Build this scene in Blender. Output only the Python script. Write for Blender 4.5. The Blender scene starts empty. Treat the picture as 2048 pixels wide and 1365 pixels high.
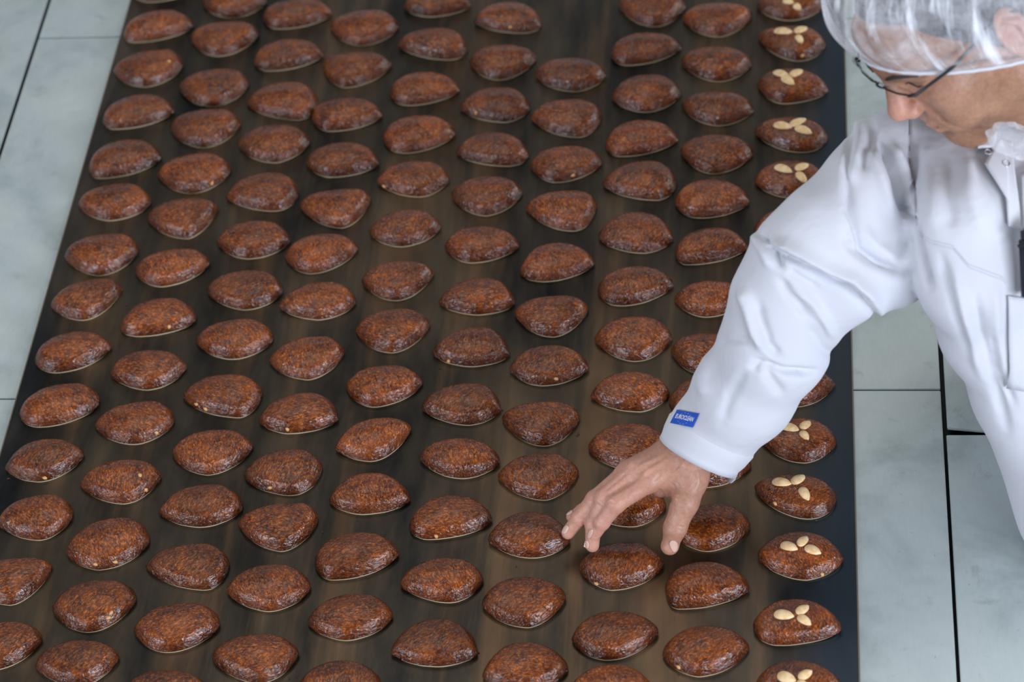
import bpy, bmesh, math, random
import numpy as np
from mathutils import Vector, Matrix
from mathutils.bvhtree import BVHTree
random.seed(7); rng = np.random.default_rng(7)
SC = bpy.context.scene
COL = SC.collection

# ------------------------------------------------------------------ camera
F_PX = 5100.0
DIST = 3.119
Yc = np.array([556.0, -5270.0, F_PX]); Yc /= np.linalg.norm(Yc)
p_ = np.array([770.0, 95.0, F_PX]); n_ = np.cross(p_, np.array([1.0, 0.0, 0.0]))
Xc = np.cross(n_, Yc); Xc /= np.linalg.norm(Xc)
if Xc[0] < 0: Xc = -Xc
Zc = np.cross(Xc, Yc)
RW = np.array([Xc, Yc, Zc])                 # camera (x right, y down, z forward) -> world
CAM = -RW @ np.array([0, 0, 1.0]) * DIST    # z = 0 is the top of the steel belt

def at(px, py, z=0.0):
    "point of the place at height z that the photograph shows at (px, py)"
    d = RW @ np.array([px - 1024.0, py - 682.5, F_PX])
    return CAM + (z - CAM[2]) / d[2] * d
def ray(px, py):
    d = RW @ np.array([px - 1024.0, py - 682.5, F_PX]); return d / np.linalg.norm(d)
def proj(P):
    q = (np.atleast_2d(P) - CAM) @ RW
    return np.stack([q[:, 0] / q[:, 2] * F_PX + 1024, q[:, 1] / q[:, 2] * F_PX + 682.5], 1)

cam_data = bpy.data.cameras.new('camera'); cam = bpy.data.objects.new('camera', cam_data); COL.objects.link(cam)
cam_data.sensor_width = 36.0; cam_data.sensor_fit = 'HORIZONTAL'; cam_data.lens = F_PX / 2048 * 36.0
M = Matrix.Identity(4)
for i in range(3):
    M[i][0] = RW[i][0]; M[i][1] = -RW[i][1]; M[i][2] = -RW[i][2]; M[i][3] = CAM[i]
cam.matrix_world = M
cam_data.clip_start = 0.05; cam_data.clip_end = 100
cam_data.dof.use_dof = True; cam_data.dof.focus_distance = 2.90; cam_data.dof.aperture_fstop = 4.5
SC.camera = cam

# ------------------------------------------------------------------ world, lamps, exposure
SC.view_settings.view_transform = 'Standard'; SC.view_settings.look = 'None'
SC.view_settings.exposure = 0.0; SC.view_settings.gamma = 1.0; SC.view_settings.use_curve_mapping = False
w = bpy.data.worlds.new('hall_light'); SC.world = w; w.use_nodes = True
bg = w.node_tree.nodes['Background']; bg.inputs[0].default_value = (0.80, 0.88, 0.97, 1); bg.inputs[1].default_value = 0.25
def area(name, loc, target, sx, sy, power, col):
    l = bpy.data.lights.new(name, 'AREA'); l.shape = 'RECTANGLE'; l.size = sx; l.size_y = sy; l.energy = power; l.color = col
    o = bpy.data.objects.new(name, l); COL.objects.link(o); o.location = loc
    o.rotation_euler = (Vector(target) - Vector(loc)).to_track_quat('-Z', 'Y').to_euler(); return o
area('window_daylight', (3.3, -3.6, 1.55), (0, 0, 0), 3.4, 1.2, 255, (0.82, 0.87, 1.0))      # windows to the right, behind the photographer
area('window_daylight', (4.6, 1.6, 2.0), (0, 0, 0), 3.0, 2.0, 110, (0.90, 0.95, 1.0))         # tall window at the far right
area('window_daylight', (-3.2, -3.8, 1.6), (0, 0, 0), 2.4, 1.4, 130, (0.82, 0.87, 1.0))         # small window on the left
area('ceiling_lamp', (-0.6, 0.5, 3.4), (-0.1, 0, 0), 3.2, 2.0, 32, (1.0, 0.96, 0.90))

# ------------------------------------------------------------------ helpers
def tag(o, label=None, cat=None, group=None, kind=None):
    if label: o['label'] = label
    if cat: o['category'] = cat
    if group: o['group'] = group
    if kind: o['kind'] = kind
    return o
def empty(name, loc):
    o = bpy.data.objects.new(name, None); COL.objects.link(o); o.location = loc; o.empty_display_size = 0.05; return o
def link(name, me, mat, parent=None, smooth=True):
    o = bpy.data.objects.new(name, me); COL.objects.link(o)
    if mat is not None and not me.materials: me.materials.append(mat)
    if smooth and len(me.polygons): me.polygons.foreach_set('use_smooth', [True] * len(me.polygons))
    if parent is not None:
        o.parent = parent
        o.matrix_parent_inverse = Matrix.Translation(Vector(parent.location)).inverted()
    return o
def mesh_of(name, verts, faces):
    me = bpy.data.meshes.new(name); me.from_pydata([tuple(v) for v in verts], [], [tuple(f) for f in faces]); me.update(); return me
def mesh_np(name, V, Q):
    me = bpy.data.meshes.new(name); V = np.asarray(V, np.float32); Q = np.asarray(Q, np.int32); k = Q.shape[1]
    me.vertices.add(len(V)); me.vertices.foreach_set('co', V.ravel())
    me.loops.add(Q.size); me.loops.foreach_set('vertex_index', Q.ravel())
    me.polygons.add(len(Q)); me.polygons.foreach_set('loop_start', np.arange(0, Q.size, k, dtype=np.int32))
    me.update(calc_edges=True); me.validate(); return me
def box_bm(bm, lo, hi):
    vs = [bm.verts.new((x, y, z)) for z in (lo[2], hi[2]) for y in (lo[1], hi[1]) for x in (lo[0], hi[0])]
    for f in ((0, 2, 3, 1), (4, 5, 7, 6), (0, 1, 5, 4), (2, 6, 7, 3), (0, 4, 6, 2), (1, 3, 7, 5)):
        bm.faces.new([vs[i] for i in f])
def bm_obj(name, bm, mat, parent=None, smooth=False):
    bmesh.ops.recalc_face_normals(bm, faces=bm.faces[:])
    me = bpy.data.meshes.new(name); bm.to_mesh(me); bm.free(); return link(name, me, mat, parent, smooth)
def prism(name, pts, z0, z1, mat, parent=None, bevel=0.0):
    bm = bmesh.new(); b = [bm.verts.new((p[0], p[1], z0)) for p in pts]; t = [bm.verts.new((p[0], p[1], z1)) for p in pts]
    n = len(pts); bm.faces.new(b[::-1]); bm.faces.new(t)
    for i in range(n): bm.faces.new((b[i], b[(i + 1) % n], t[(i + 1) % n], t[i]))
    if bevel: bmesh.ops.bevel(bm, geom=bm.edges[:], offset=bevel, segments=2, affect='EDGES')
    return bm_obj(name, bm, mat, parent)
def tube_mesh(name, pts, r, n=8, closed=False):
    pts = [np.asarray(p, float) for p in pts]; V = []; Fc = []; m = len(pts)
    r = [r] * m if np.isscalar(r) else r
    up = np.array([0.13, 0.27, 0.95])
    for i in range(m):
        a = pts[(i - 1) % m] if (closed or i > 0) else pts[0]; b = pts[(i + 1) % m] if (closed or i < m - 1) else pts[-1]
        t = b - a; t /= np.linalg.norm(t) + 1e-12
        u = np.cross(t, up); u /= np.linalg.norm(u) + 1e-12; v = np.cross(t, u)
        for k in range(n):
            an = 2 * math.pi * k / n; V.append(pts[i] + r[i] * (math.cos(an) * u + math.sin(an) * v))
    for i in range(m if closed else m - 1):
        j = (i + 1) % m
        for k in range(n): Fc.append((i * n + k, i * n + (k + 1) % n, j * n + (k + 1) % n, j * n + k))
    if not closed:
        Fc.append(tuple(range(n))[::-1]); Fc.append(tuple((m - 1) * n + k for k in range(n)))
    return mesh_of(name, V, Fc)

# ------------------------------------------------------------------ materials
def mat(name, col=(0.5, 0.5, 0.5), rough=0.5, metal=0.0, **kw):
    m = bpy.data.materials.new(name); m.use_nodes = True; b = m.node_tree.nodes['Principled BSDF']
    b.inputs['Base Color'].default_value = (*col, 1); b.inputs['Roughness'].default_value = rough; b.inputs['Metallic'].default_value = metal
    for k, v in kw.items():
        b.inputs[k.replace('_', ' ')].default_value = v
    return m
def nodes(m): return m.node_tree.nodes, m.node_tree.links, m.node_tree.nodes['Principled BSDF']
def coords(m, kind='Object', scale=(1, 1, 1)):
    N, L, _ = nodes(m); tc = N.new('ShaderNodeTexCoord'); mp = N.new('ShaderNodeMapping'); mp.inputs['Scale'].default_value = scale
    L.new(tc.outputs[kind], mp.inputs['Vector']); return mp.outputs[0]
def noise(m, vec, scale, detail=4, rough=0.55, dist=0.0):
    N, L, _ = nodes(m); n = N.new('ShaderNodeTexNoise'); n.inputs['Scale'].default_value = scale; n.inputs['Detail'].default_value = detail
    n.inputs['Roughness'].default_value = rough; n.inputs['Distortion'].default_value = dist; L.new(vec, n.inputs['Vector']); return n.outputs['Fac']
def ramp(m, fac, stops):
    N, L, _ = nodes(m); r = N.new('ShaderNodeValToRGB'); e = r.color_ramp.elements
    while len(e) < len(stops): e.new(0.5)
    for i, (p, c) in enumerate(stops):
        e[i].position = p; e[i].color = (*c, 1) if not np.isscalar(c) else (c, c, c, 1)
    L.new(fac, r.inputs['Fac']); return r.outputs['Color']
def mixc(m, fac, a, b, mode='MIX'):
    N, L, _ = nodes(m); x = N.new('ShaderNodeMix'); x.data_type = 'RGBA'; x.blend_type = mode
    if np.isscalar(fac): x.inputs[0].default_value = fac
    else: L.new(fac, x.inputs[0])
    for i, v in ((6, a), (7, b)):
        if isinstance(v, tuple): x.inputs[i].default_value = (*v, 1)
        else: L.new(v, x.inputs[i])
    return x.outputs[2]
def bump(m, height, dist, strength=1.0, prev=None):
    N, L, b = nodes(m); u = N.new('ShaderNodeBump'); u.inputs['Distance'].default_value = dist; u.inputs['Strength'].default_value = strength
    L.new(height, u.inputs['Height'])
    if prev is not None: L.new(prev, u.inputs['Normal'])
    return u.outputs['Normal']
def madd(m, a, b, op='ADD'):
    N, L, _ = nodes(m); x = N.new('ShaderNodeMath'); x.operation = op
    for i, v in ((0, a), (1, b)):
        if np.isscalar(v): x.inputs[i].default_value = v
        else: L.new(v, x.inputs[i])
    return x.outputs[0]
def put(m, sock, out): N, L, b = nodes(m); L.new(out, b.inputs[sock])

# glazed gingerbread
m_cake = mat('glazed_gingerbread', rough=0.3, IOR=1.5, Specular_IOR_Level=0.2)
def build_cake(m):
    N, L, b = nodes(m)
    tc = N.new('ShaderNodeTexCoord'); oi = N.new('ShaderNodeObjectInfo'); va = N.new('ShaderNodeVectorMath'); va.operation = 'MULTIPLY_ADD'
    L.new(tc.outputs['Object'], va.inputs[0]); va.inputs[1].default_value = (1, 1, 1)
    cx = N.new('ShaderNodeCombineXYZ'); s = madd(m, oi.outputs['Random'], 7.0, 'MULTIPLY')
    for i in range(3): L.new(s, cx.inputs[i])
    L.new(cx.outputs[0], va.inputs[2]); vec = va.outputs[0]
    # gentle turning of the fibre direction per cake
    rot = N.new('ShaderNodeVectorRotate'); rot.rotation_type = 'Z_AXIS'; L.new(vec, rot.inputs['Vector'])
    L.new(madd(m, oi.outputs['Random'], 3.1, 'MULTIPLY'), rot.inputs['Angle'])
    mp = N.new('ShaderNodeMapping'); mp.inputs['Scale'].default_value = (1, 0.45, 1); L.new(rot.outputs[0], mp.inputs['Vector'])
    fib = noise(m, mp.outputs[0], 560, 3, 0.62, 0.7)
    blot = noise(m, vec, 60, 3, 0.6)
    big = noise(m, vec, 22, 2, 0.5)
    c1 = ramp(m, fib, [(0.36, (0.022, 0.0042, 0.0014)), (0.52, (0.118, 0.0225, 0.0026)), (0.68, (0.56, 0.155, 0.011))])
    c2 = ramp(m, blot, [(0.38, (0.056, 0.0100, 0.0018)), (0.64, (0.38, 0.092, 0.007))])
    c = mixc(m, 0.30, c1, c2)
    # edge of the cake is darker, crown lighter: attribute from geometry
    at_ = N.new('ShaderNodeAttribute'); at_.attribute_name = 'rim_dark'
    c = mixc(m, at_.outputs['Fac'], c, mixc(m, 0.72, c, (0.035, 0.010, 0.006)))
    t = ramp(m, big, [(0.35, 0.72), (0.65, 1.15)])
    c = mixc(m, 1.0, c, t, 'MULTIPLY')
    hv = ramp(m, oi.outputs['Random'], [(0.0, (0.80, 0.78, 0.78)), (1.0, (1.18, 1.12, 1.1))])
    c = mixc(m, 1.0, c, hv, 'MULTIPLY')
    L.new(c, b.inputs['Base Color'])
    n1 = bump(m, fib, 0.0012, 0.4)
    wr = noise(m, mp.outputs[0], 230, 3, 0.5, 1.0)
    n2 = bump(m, wr, 0.0040, 0.45, n1); lm = noise(m, vec, 105, 2, 0.5, 0.3); n3 = bump(m, wr, 0.0040, 0.36, bump(m, lm, 0.006, 0.35))
    L.new(n2, b.inputs['Normal'])
    L.new(ramp(m, blot, [(0.3, 0.20), (0.7, 0.34)]), b.inputs['Roughness'])
    b.inputs['Coat Weight'].default_value = 0.65; b.inputs['Coat Roughness'].default_value = 0.12
    L.new(n3, b.inputs['Coat Normal'])
build_cake(m_cake)
m_wafer = mat('pale_wafer', (0.86, 0.74, 0.48), 0.7)
m_almond = mat('blanched_almond', (0.80, 0.58, 0.32), 0.45)
put(m_almond, 'Base Color', ramp(m_almond, noise(m_almond, coords(m_almond, scale=(1, 1, 1)), 160, 3), [(0.35, (0.70, 0.44, 0.19)), (0.6, (0.82, 0.60, 0.34))]))
m_nut = mat('nut_chip', (0.62, 0.33, 0.12), 0.4)

# dark oven belt of blued steel, long streaks along the travel
m_belt = mat('dark_steel_belt', rough=0.5, metal=0.8)
v = coords(m_belt, scale=(1, 0.10, 1))
st = noise(m_belt, v, 14, 5, 0.6, 0.3); st2 = noise(m_belt, coords(m_belt, scale=(1, 0.35, 1)), 9, 5, 0.6, 0.2)
cA = ramp(m_belt, st, [(0.36, (0.014, 0.015, 0.017)), (0.50, (0.068, 0.052, 0.036)), (0.64, (0.23, 0.130, 0.066))])
cB = ramp(m_belt, st2, [(0.38, (0.013, 0.015, 0.017)), (0.62, (0.135, 0.104, 0.070))])
sx = m_belt.node_tree.nodes.new('ShaderNodeSeparateXYZ'); m_belt.node_tree.links.new(coords(m_belt), sx.inputs[0])
blue = ramp(m_belt, madd(m_belt, sx.outputs[0], 0.602 - 0.0, 'ADD'), [(0.0, 0.25), (0.03, 0.0), (0.935, 0.0), (0.98, 0.9)])   # tempered blue along both edges
put(m_belt, 'Base Color', mixc(m_belt, blue, mixc(m_belt, 0.5, cA, cB), (0.035, 0.052, 0.068)))
put(m_belt, 'Roughness', ramp(m_belt, st2, [(0.3, 0.28), (0.7, 0.42)]))
put(m_belt, 'Normal', bump(m_belt, noise(m_belt, coords(m_belt, scale=(1, 0.2, 1)), 240, 3), 0.0004, 0.3))
m_beltedge = mat('worn_belt_edge', (0.22, 0.18, 0.13), 0.4, 0.6)

m_plate = mat('worn_stainless_plate', rough=0.42, metal=0.35)
v = coords(m_plate); a_ = noise(m_plate, v, 7, 6, 0.65, 0.4); b_ = noise(m_plate, coords(m_plate, scale=(1, 0.15, 1)), 320, 3)
put(m_plate, 'Base Color', mixc(m_plate, 0.15, ramp(m_plate, a_, [(0.28, (0.33, 0.395, 0.385)), (0.5, (0.52, 0.59, 0.575)), (0.72, (0.60, 0.66, 0.64))]), ramp(m_plate, b_, [(0.35, (0.34, 0.375, 0.37)), (0.65, (0.47, 0.51, 0.50))])))
grime = ramp(m_plate, noise(m_plate, v, 21, 6, 0.7, 0.3), [(0.60, 0.0), (0.74, 0.45)])
fine_ = ramp(m_plate, noise(m_plate, v, 130, 2, 0.5), [(0.73, 0.0), (0.79, 0.4)])
pc = m_plate.node_tree.nodes['Principled BSDF'].inputs['Base Color'].links[0].from_socket
put(m_plate, 'Base Color', mixc(m_plate, fine_, mixc(m_plate, grime, pc, (0.20, 0.23, 0.22)), (0.16, 0.18, 0.18)))
put(m_plate, 'Roughness', ramp(m_plate, a_, [(0.3, 0.36), (0.7, 0.52)]))
put(m_plate, 'Normal', bump(m_plate, noise(m_plate, v, 30, 4), 0.002, 0.15))
m_frame = mat('dark_frame_steel', (0.03, 0.032, 0.035), 0.5, 0.7)
m_floor = mat('hall_floor', (0.22, 0.23, 0.24), 0.6)
put(m_floor, 'Base Color', ramp(m_floor, noise(m_floor, coords(m_floor), 3, 5), [(0.3, (0.18, 0.19, 0.2)), (0.7, (0.26, 0.27, 0.28))]))

m_skin = mat('skin', rough=0.45, Subsurface_Weight=0.18, Subsurface_Scale=0.008)
m_skin.node_tree.nodes['Principled BSDF'].inputs['Subsurface Radius'].default_value = (1.0, 0.35, 0.2)
v = coords(m_skin); sa = noise(m_skin, v, 28, 4, 0.6); sb = noise(m_skin, v, 240, 3, 0.6)
at_ = m_skin.node_tree.nodes.new('ShaderNodeAttribute'); at_.attribute_name = 'flush_light'
sc_ = ramp(m_skin, sa, [(0.32, (0.25, 0.120, 0.066)), (0.66, (0.375, 0.200, 0.120))])
sc_ = mixc(m_skin, at_.outputs['Fac'], sc_, (0.74, 0.37, 0.29))
sc_ = mixc(m_skin, 0.35, sc_, ramp(m_skin, sb, [(0.34, (0.27, 0.125, 0.072)), (0.66, (0.46, 0.26, 0.165))]))
put(m_skin, 'Base Color', sc_)
vo = m_skin.node_tree.nodes.new('ShaderNodeTexVoronoi'); vo.inputs['Scale'].default_value = 520; vo.feature = 'DISTANCE_TO_EDGE'; m_skin.node_tree.links.new(coords(m_skin, scale=(1, 0.6, 1)), vo.inputs['Vector'])
put(m_skin, 'Normal', bump(m_skin, noise(m_skin, v, 90, 4, 0.65, 0.8), 0.0022, 0.40, bump(m_skin, vo.outputs['Distance'], 0.0006, 0.35)))
m_lip = mat('lips', (0.42, 0.15, 0.11), 0.4)
m_hair = mat('dark_grey_hair', (0.05, 0.05, 0.055), 0.55)
v = coords(m_hair, scale=(1, 1, 0.25)); put(m_hair, 'Base Color', ramp(m_hair, noise(m_hair, v, 160, 4), [(0.35, (0.018, 0.018, 0.02)), (0.7, (0.16, 0.16, 0.17))]))
put(m_hair, 'Normal', bump(m_hair, noise(m_hair, v, 220, 3), 0.004, 0.6))
m_nail = mat('fingernail', (0.66, 0.42, 0.34), 0.25)
m_nailtip = mat('nail_edge', (0.80, 0.70, 0.62), 0.35)

m_cloth = mat('white_coat_cloth', (0.60, 0.615, 0.665), 0.85)
v = coords(m_cloth); put(m_cloth, 'Normal', bump(m_cloth, noise(m_cloth, v, 1400, 2), 0.0004, 0.12, bump(m_cloth, noise(m_cloth, v, 16, 3, 0.5, 0.5), 0.010, 0.35)))
m_trouser = mat('white_trousers', (0.72, 0.73, 0.76), 0.85)
m_shoe = mat('white_shoe', (0.65, 0.65, 0.66), 0.5)
m_blue = mat('blue_woven_label', (0.010, 0.085, 0.50), 0.7)
m_white = mat('white_thread', (0.85, 0.86, 0.9), 0.6)
m_gold = mat('pale_yellow_thread', (0.55, 0.55, 0.35), 0.6)
m_snap = mat('metal_snap', (0.62, 0.63, 0.66), 0.3, 0.9)
m_blackplastic = mat('black_spectacle_frame', (0.012, 0.012, 0.016), 0.3)
m_device = mat('navy_plastic', (0.012, 0.015, 0.028), 0.45)
m_lens = bpy.data.materials.new('spectacle_lens'); m_lens.use_nodes = True
N = m_lens.node_tree.nodes; L = m_lens.node_tree.links; N.remove(N['Principled BSDF'])
tr = N.new('ShaderNodeBsdfTransparent'); gl = N.new('ShaderNodeBsdfGlossy'); gl.inputs['Roughness'].default_value = 0.03; fr = N.new('ShaderNodeFresnel'); fr.inputs[0].default_value = 1.45
tr.inputs[0].default_value = (0.92, 0.93, 0.96, 1)
mx = N.new('ShaderNodeMixShader'); L.new(fr.outputs[0], mx.inputs[0]); L.new(tr.outputs[0], mx.inputs[1]); L.new(gl.outputs[0], mx.inputs[2]); L.new(mx.outputs[0], N['Material Output'].inputs[0])
def fleece(name, lo, hi, streak):
    m = bpy.data.materials.new(name); m.use_nodes = True; N = m.node_tree.nodes; L = m.node_tree.links; b = N['Principled BSDF']
    b.inputs['Base Color'].default_value = (0.80, 0.82, 0.86, 1); b.inputs['Roughness'].default_value = 0.8
    tr = N.new('ShaderNodeBsdfTransparent'); mx = N.new('ShaderNodeMixShader')
    vo = coords(m, 'Object'); cl = noise(m, vo, 32, 5, 0.7, 0.5)
    a = ramp(m, cl, [(0.3, lo), (0.72, hi)])
    if streak:
        vu = coords(m, 'UV', (1, 1, 1)); s1 = noise(m, coords(m, 'UV', (38, 2.2, 1)), 1.0, 3, 0.6, 0.25)
        a = mixc(m, 1.0, a, ramp(m, s1, [(0.53, 0.0), (0.66, 0.55)]), 'ADD')
    L.new(a, mx.inputs[0]); L.new(tr.outputs[0], mx.inputs[1]); L.new(b.outputs[0], mx.inputs[2]); L.new(mx.outputs[0], N['Material Output'].inputs[0])
    return m
m_net = fleece('white_fleece_net', 0.10, 0.48, True)
m_beard = fleece('white_fleece_beard_net', 0.12, 0.5, False)

# ------------------------------------------------------------------ setting: floor
bm = bmesh.new(); box_bm(bm, (-4, -4, -0.95), (5, 4, -0.90)); tag(bm_obj('floor', bm, m_floor), kind='structure')
m_wall = mat('pale_grey_wall', (0.55, 0.57, 0.58), 0.7)
for nm, lo, hi in (('wall_back', (-4, 4, -0.90), (5, 4.1, 2.7)), ('wall_left', (-4.1, -4, -0.90), (-4, 4, 2.7))):
    bm = bmesh.new(); box_bm(bm, lo, hi); tag(bm_obj(nm, bm, m_wall), kind='structure')

# ------------------------------------------------------------------ conveyor
conv = empty('conveyor', (-0.1, 0, -0.90))
tag(conv, 'long steel oven conveyor with a dark belt carrying gingerbreads between grey plates', 'conveyor')
XL, XR = -0.602, 0.411
bm = bmesh.new(); box_bm(bm, (XL, -1.5, -0.0022), (XR, 2.1, 0.0))
belt = bm_obj('belt', bm, m_belt, conv); tag(belt, 'dark blued steel belt with brown streaks')
for x0, x1 in ((XL - 0.0015, XL), (XR, XR + 0.0015)):
    bm = bmesh.new(); box_bm(bm, (x0, -1.5, -0.0022), (x1, 2.1, 0.0003)); bm_obj('belt_edge', bm, m_beltedge, conv)
PZ = -0.0028
def plate(pts): return prism('cover_plate', pts, PZ - 0.004, PZ, m_plate, conv, 0.0008)
ys = [-1.5, -0.794, -0.094, 0.606, 1.306, 2.1]
g = 0.0012
for a, b in zip(ys[:-1], ys[1:]):
    plate([(-0.7225, a + g), (-0.56, a + g), (-0.56, b - g), (-0.7225, b - g)])
ys2 = [-1.5, -0.45, 0.9, 2.1]
for a, b in zip(ys2[:-1], ys2[1:]):
    plate([(-1.02, a + g), (-0.7275, a + g), (-0.7275, b - g), (-1.02, b - g)])
ys3 = [-1.5, -0.779, -0.079, 0.621, 1.321, 2.1]
for a, b in zip(ys3[:-1], ys3[1:]):
    plate([(0.37, a + g), (0.5145, a + g), (0.5145, b - g), (0.37, b - g)])
yd = at(1900, 867, 0)[1]; yu = at(1900, 853, 0)[1]
plate([(0.5185, -1.5), (0.60, -1.5), (0.60, yd + 0.0005), (0.5185, yd)])
plate([(0.5200, yu), (0.60, yd + 0.0015), (0.60, 0.62 - g), (0.5200, 0.62 - g)])
plate([(0.5192, 0.62 + g), (0.60, 0.62 + g), (0.60, 2.1), (0.5192, 2.1)])
bm = bmesh.new(); box_bm(bm, (-1.0, -1.48, -0.06), (0.598, 2.08, -0.0185)); bm_obj('slider_bed', bm, m_frame, conv)
for x in (-1.02, 0.576):
    bm = bmesh.new(); box_bm(bm, (x, -1.5, -0.16), (x + 0.025, 2.1, -0.0075)); bm_obj('side_rail', bm, m_plate, conv)
for x in (-1.0, 0.53):
    for y in (-1.3, 0.5, 1.9):
        bm = bmesh.new(); box_bm(bm, (x, y, -0.88), (x + 0.06, y + 0.06, -0.06)); bmesh.ops.bevel(bm, geom=bm.edges[:], offset=0.004, segments=1, affect='EDGES')
        box_bm(bm, (x - 0.02, y - 0.02, -0.90), (x + 0.08, y + 0.08, -0.88)); bm_obj('leg', bm, m_frame, conv)

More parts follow.
